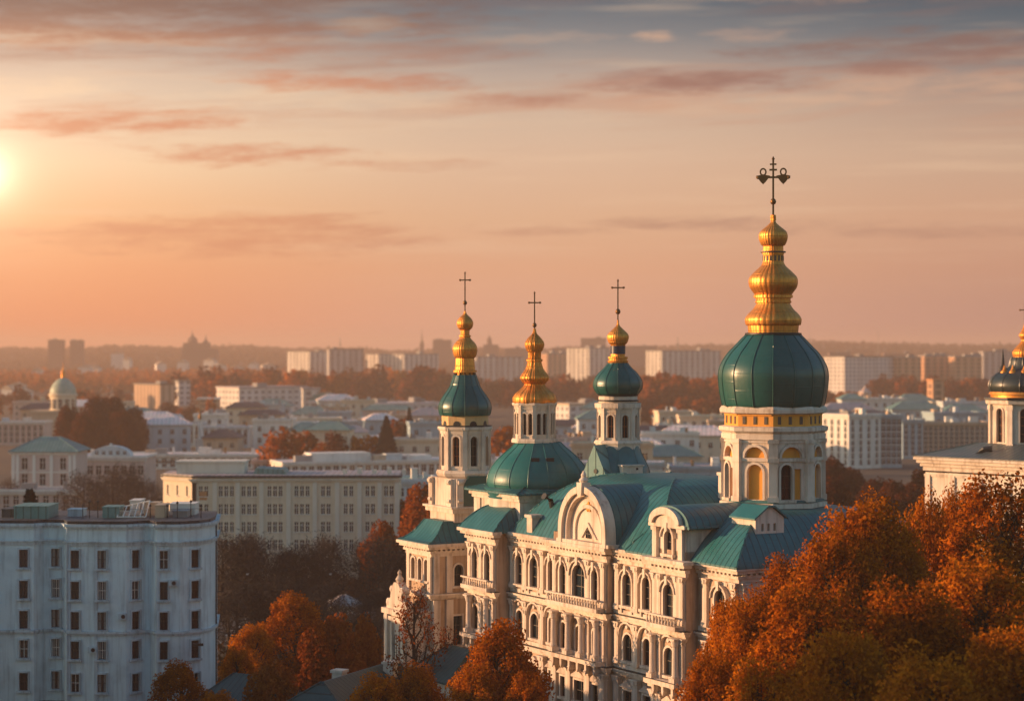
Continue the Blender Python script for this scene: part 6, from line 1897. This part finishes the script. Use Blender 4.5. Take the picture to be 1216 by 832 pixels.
for px_, yt, D, lab in [(404, 401, 2100, 'thin mast on the hipped far block'), (880, 398, 3200, 'lattice-thin mast on the skyline left of the golden finial'), (962, 397, 3200, 'thin mast on the skyline right of the golden finial'),
                        (1043, 392, 3400, 'tall thin mast on the right skyline'), (805, 400, 2000, 'thin rooftop mast above the long far block')]:
    p = P(px_, yt, D); m = MB(); m.tube([(0, 0, 0), (0, 0, p.z)], [1.0, .35], 5); m.box(-1.6, 1.6, -.3, .3, p.z - 7, p.z - 6.4); o = m.build('radio_mast', M_concrete); o.location = (p.x, D, 0); tag(o, lab, 'mast')
# small houses dotted on the hazy slope
rh = random.Random(31)
for px_, yt, D in [(8, 462, 1700), (20, 458, 1750), (27, 466, 1600), (100, 436, 2300), (110, 437, 2350), (118, 452, 1900), (124, 458, 1850), (139, 420, 2900), (150, 427, 2600), (192, 432, 2500), (216, 430, 2450), (70, 446, 2050), (300, 432, 2500), (282, 436, 2400), (262, 434, 2450), (44, 440, 2200), (320, 434, 2400), (248, 428, 2600)]:
    p = P(px_, yt, D); zb_ = max(0, p.z - 9)
    root = thing('small_house', 'tiny pale house on the hazy wooded slope at the left', 'house', (p.x, D, 0), rh.uniform(-.3, .5), 'pale houses dotted on the slope')
    w = rh.uniform(9, 17)
    mb = MB(); mb.box(-w / 2, w / 2, 0, 9, 0, p.z); mb.build('wall', M_pale, root)
    mb = MB(); mb.prism_y([(-w / 2 - .6, p.z), (w / 2 + .6, p.z), (0, p.z + 3.2)], -.6, 9.6); mb.build('roof', M_sand, root)

# --- chapel at the right edge
def chapel():
    D = 236.0; k = D / F
    z = lambda y: H - (y - 416) * k
    cc = P(1099, 416, D)
    psi = R(-48)
    root = thing('domed_chapel', 'peach-lit chapel with a dark dome at the right edge', 'church', (cc.x, D, 0), psi)
    w = 16.0; d = 17.0
    mb = MB()
    hl = [(2.2, z(650), rect(1.0, 3.0)), (5.5, z(650), arch(1.3, 3.4)), (9.5, z(650), arch(1.3, 3.4)), (12.8, z(650), rect(1.0, 3.0))]
    panel(mb, 0, w, 0, z(560), 0, hl, .4)
    panel(mb, 0, d, 0, z(560), 0, [(4, z(650), arch(1.3, 3.4)), (9, z(650), arch(1.3, 3.4))], .4, 0, T(0, d, 0, R(-90)))
    mb.add([(w, 0, 0), (w, d, 0), (0, d, 0), (w, 0, z(560)), (w, d, z(560)), (0, d, z(560))], [(0, 1, 4, 3), (1, 2, 5, 4)])
    mb.build('wall', M_white, root)
    for c, zf, o in hl: window(root, T(c, 0, zf), max(x for x, q in o) * 2, max(q for x, q in o), 'arch' if len(o) > 4 else 'rect', M_trim, M_wood, .38, 1)
    for c in (4, 9): window(root, T(0, d, 0, R(-90)) @ T(c, 0, z(650)), 1.3, 3.4, 'arch', M_trim, M_wood, .38, 1)
    tm = MB()
    for z0, z1, p in ((565, 562, .12), (558, 553, .2), (553, 549, .45), (549, 545, .75), (545, 541, 1.0)):
        tm.box(-p, w + p, -p, d + p, z(z0) + .003, z(z1))
    for c in (.4, 3.8, 7.5, 11.2, 14.6): tm.box(c - .35, c + .35, -.2, .05, 0, z(563))
    for c in (.5, 6.5, 14.5): tm.box(c - .35, c + .35, -.2, .05, 0, z(563) - .01, 0, T(0, d, 0, R(-90)))
    tm.build('cornice', M_trim, root)
    dl = (P(1217, 416, D).x - cc.x, 0.0)
    q = Matrix.Rotation(-psi, 3, 'Z') @ Vector((dl[0], dl[1], 0)); cx, cy = q.x, q.y
    hiproof('roof', -1.0, w + 1.0, -1.0, d + 1.0, z(540.6), z(526) - z(541), (cx - 2.8, w - cx - 2.6, cy - 2.8, d - cy - 2.6), .9, root, [roofmat('grey_green_sheet', (0.08, 0.12, 0.115), .45, ('x', .7))] * 2, 5)
    mb = MB(); mb.tube([(6.4, 1.0, z(538)), (7.0, 1.4, z(531)), (7.8, 1.8, z(530))], [.3, .3, .35], 8); mb.build('roof_vent', M_darkmetal, root)
    # octagon drum
    Rr = 43 * k; rot = math.atan2(-D - 6, 0) - psi + R(22.5)
    rot = R(-90) - psi + R(8)
    ap = Rr * math.cos(R(22.5)); hw = Rr * math.sin(R(22.5))
    mb = MB(); hh = z(484) - z(524)
    for i in range(8):
        M = face_at(cx, cy, rot + R(22.5 + 45 * i))
        panel(mb, -hw, hw, z(530), z(478), -ap, [(0, z(524), arch(1.0, hh))], .3, 0, M)
        mb.ring_y(arch(1.0, hh), arch(1.0, hh, 7, .18), -ap - .12, -ap + .02, 0, M @ T(0, 0, z(524)))
        M2 = T(cx, cy, 0, rot + R(45 * i) + math.pi / 2)
        mb.box(-.3, .3, -Rr - .12, -Rr + .4, z(530), z(478), 0, M2); mb.box(-.4, .4, -Rr - .2, -Rr + .4, z(486), z(481), 0, M2); mb.box(-.4, .4, -Rr - .2, -Rr + .4, z(530), z(525.5), 0, M2)
    mb.lathe([(Rr * .8, z(480)), (Rr + .5, z(479)), (Rr + .6, z(474.6)), (Rr * .8, z(474))], 8, cx, cy, 0, rot)
    dr = mb.build('drum', M_trim, root)
    for i in range(8): window(dr, face_at(cx, cy, rot + R(22.5 + 45 * i)) @ T(0, -ap, z(524)), 1.0, hh, 'arch', M_trim, M_redwood, .28, 0)
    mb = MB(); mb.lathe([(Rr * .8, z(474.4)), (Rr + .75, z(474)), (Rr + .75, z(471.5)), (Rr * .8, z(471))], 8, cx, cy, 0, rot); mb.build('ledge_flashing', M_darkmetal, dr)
    mb = MB(); mb.lathe(spline([(Rr * .93, z(471.3)), (Rr * .93, z(468), 0)]), 24, cx, cy); mb.lathe([(Rr * .8, z(469)), (Rr * .98, z(468)), (Rr * .95, z(465)), (Rr * .8, z(464.5))], 24, cx, cy); mb.build('gilded_band', M_gold, dr, 40)
    gored_dome('dome', [(Rr * .93, z(466)), (Rr * .99, z(458)), (Rr * .93, z(450)), (Rr * .78, z(444)), (Rr * .6, z(440)), (Rr * .45, z(436)), (Rr * .4, z(428)), (Rr * .36, z(424))], 12, dr, cx, cy, rot, .06, M_blackdome)
    mb = MB()
    for i in range(6):
        a = R(-90) - psi + R(-75 + 30 * i)
        mb.lathe(spline([(.28, z(446)), (.45, z(442)), (.2, z(438)), (.03, z(433))], 3), 8, cx + Rr * .62 * math.cos(a), cy + Rr * .62 * math.sin(a))
    mb.build('gilded_ornament', M_gold, dr, 40)
    fl = finial('gilded_finial', [(Rr * .3, z(426)), (Rr * .34, z(418)), (Rr * .2, z(410)), (Rr * .1, z(404)), (Rr * .16, z(398)), (Rr * .06, z(390)), (.05, z(382)), (.04, z(374))], dr, cx, cy)
    mb = MB(); a = math.atan2(P(1191, 416, D + 3).y - D, P(1191, 416, D + 3).x - cc.x)
    q2 = Matrix.Rotation(-psi, 3, 'Z') @ Vector((P(1191, 416, D + 5).x - cc.x, 5.0, 0))
    mb.lathe(spline([(.5, z(446)), (.42, z(438)), (.2, z(434)), (.13, z(425)), (.02, z(414))], 3), 8, q2.x, q2.y); mb.build('spirelet', M_darkmetal, dr, 40)
    cross(dr, cx, cy, z(382), z(362), z(368), .55, .06, R(-90) - psi)
chapel()

# --- low teal roofs at the foot of the church
M_tealshaded = roofmat('shaded_teal_sheet', (0.008, 0.062, 0.062), 0.5, ('x', 0.62), 0.4, 0.5)  # teal roof sheet with the hollow's shade put into its base colour
def low_house(name, label, x, y, rz, w, d, he, hr, wall, roofm, chim=None):
    root = thing(name, label, 'house', (x, y, 0), rz)
    mb = MB(); xs = [((i + .5) * w / 4 - w / 2, .9) for i in range(4)]
    gridwall(mb, -w / 2, w / 2, 0, he, xs, [(he - 2.6, 1.5)], -d / 2, .25)
    mb.add([(-w / 2, -d / 2, 0), (-w / 2, d / 2, 0), (w / 2, d / 2, 0), (w / 2, -d / 2, 0), (-w / 2, -d / 2, he), (-w / 2, d / 2, he), (w / 2, d / 2, he), (w / 2, -d / 2, he)], [(0, 1, 5, 4), (1, 2, 6, 5), (2, 3, 7, 6)])
    mb.build('wall', wall, root)
    for c, _ in xs: small_window(root, T(c, -d / 2, he - 2.6), .9, 1.5)
    hiproof('roof', -w / 2 - .5, w / 2 + .5, -d / 2 - .5, d / 2 + .5, he, hr, (d * .35, d * .35, d / 2 + .4, d / 2 + .4), 1.0, root, [roofm] * 2, 3)
    if chim:
        for cx, cy, ch in chim:
            m = MB(); m.box(cx - .5, cx + .5, cy - .5, cy + .5, he + .3, he + ch); m.box(cx - .62, cx + .62, cy - .62, cy + .62, he + ch + .003, he + ch + .25); m.build('chimney', M_white, root)
    return root
p = P(428, 790, 182); low_house('low_house', 'low house with a long teal roof and white chimney in the hollow', p.x, 184, R(66), 18, 6.5, 6.0, 2.4, M_white, M_tealshaded, [(3.2, -1.2, 2.6), (-2, 1.2, 2.4)])
p = P(302, 800, 190); low_house('low_house', 'shaded teal hipped roof house beside the near white building', p.x, 190, R(-35), 8.0, 6.0, 4.6, 2.4, M_near, M_tealshaded)
p = P(545, 790, 176); low_house('annexe', 'small teal-roofed annexe at the foot of the stair wing', p.x, 181.5, R(-60), 7, 6, 8.4, 2.4, M_white, M_tealshaded)
p = P(490, 740, 190); 
# kiosk, lamps, parked vehicles and a fence on the street
p = P(414, 702, 288)
root = thing('street_pavilion', 'small white-roofed pavilion standing among the leafless trees', 'pavilion', (p.x, 280, 0), R(12))
for sx in (-1.9, 1.9):
    for sy in (-1.5, 1.5):
        m = MB(); m.tube([(sx, sy, .1), (sx, sy, 2.5)], [.1, .1], 6); m.build('post', M_white, root)
m = MB(); m.box(-1.7, 1.7, 0.4, 1.4, .1, 2.2); m.build('counter', M_coolb, root)
hiproof('roof', -2.4, 2.4, -1.9, 1.9, 2.5, 1.2, (2.2, 2.2, 1.7, 1.7), 1.0, root, [M_greyroof] * 2, 3)
CARM = {}
def car_mesh(col):
    body = MB()
    prof = [(-2.15, .35), (-2.2, .75), (-2.05, .95), (-1.35, 1.0), (-.75, 1.42), (.75, 1.45), (1.3, 1.02), (2.0, .9), (2.15, .6), (2.1, .35)]
    body.prism_y(prof, -.82, .82)
    me = body.mesh('body', simple('car_paint_%d' % len(CARM), col, .3, 0, .1))
    gl = MB(); gl.prism_y([(-1.22, 1.03), (-.72, 1.37), (.7, 1.40), (1.15, 1.05)], -.835, .835); gm = gl.mesh('side_glass', M_glass)
    wh = MB(); wh.lathe([(.12, -.1), (.31, -.1), (.33, 0), (.31, .1), (.12, .1)], 14, 0, 0, 0, 0, True, Matrix.Rotation(R(90), 4, 'X')); wm = wh.mesh('wheel', M_darkmetal, 35)
    CARM[col] = (me, gm, wm)
for px_, D, col, lab in [(398, 276.9, (.75, .75, .74), 'white car parked by the forecourt, left in its row'), (418, 277.2, (.62, .63, .64), 'silver car parked in front of the white-roofed pavilion'), (438, 276.8, (.75, .75, .74), 'white car parked right of the pavilion'),
                         (352, 268.9, (.05, .06, .07), 'dark car on the street left of the pavilion'), (464, 264.6, (.35, .05, .04), 'dark red car on the street near the stair wing'), (290, 264.6, (.7, .7, .7), 'pale car on the street beside the near white building')]:
    if col not in CARM: car_mesh(col)
    me, gm, wm = CARM[col]
    root = thing('parked_car', lab, 'car', ((px_ - 608) / F * D, D + (1.5 if D > 275 else 0), .104 if D > 275 else .006), R(90 if D > 275 else 0) + .04, 'cars by the street')
    link('body', me, root); link('side_glass', gm, root)
    for sx in (-1.3, 1.3):
        for sy in (-.78, .78): link('wheel', wm, root, T(sx, sy, .33))
for k in range(5):
    x = -46 + k * 11
    root = thing('street_lamp', 'slim dark street lamp along the road below the office block', 'street lamp', (x, 273.2, .13), 0, 'street lamps along the road')
    m = MB(); m.tube([(0, 0, 0), (0, 0, 6.5), (0, -.5, 7.1), (0, -1.4, 7.3)], [.1, .06, .05, .05], 6); m.build('pole', M_darkmetal, root)
    m = MB(); m.box(-.14, .14, -2.0, -1.3, 7.25, 7.38); m.build('lamp_head', M_concrete, root)

# ------------------------------------------------------------------ haze
hm = bpy.data.materials.new('evening_haze'); hm.use_nodes = True
t_ = hm.node_tree
for n in list(t_.nodes): t_.nodes.remove(n)
pv = t_.nodes.new('ShaderNodeVolumePrincipled')
pv.inputs['Color'].default_value = (1.0, 0.74, 0.60, 1)
pv.inputs['Density'].default_value = 0.00022
pv.inputs['Anisotropy'].default_value = 0.15
ot = t_.nodes.new('ShaderNodeOutputMaterial'); t_.links.new(pv.outputs[0], ot.inputs['Volume'])
mb = MB(); mb.box(-3300, 3300, -350, 6400, -16, 74)
hz = tag(mb.build('haze', hm), 'thin warm evening haze over the whole town', 'haze', None, 'stuff')
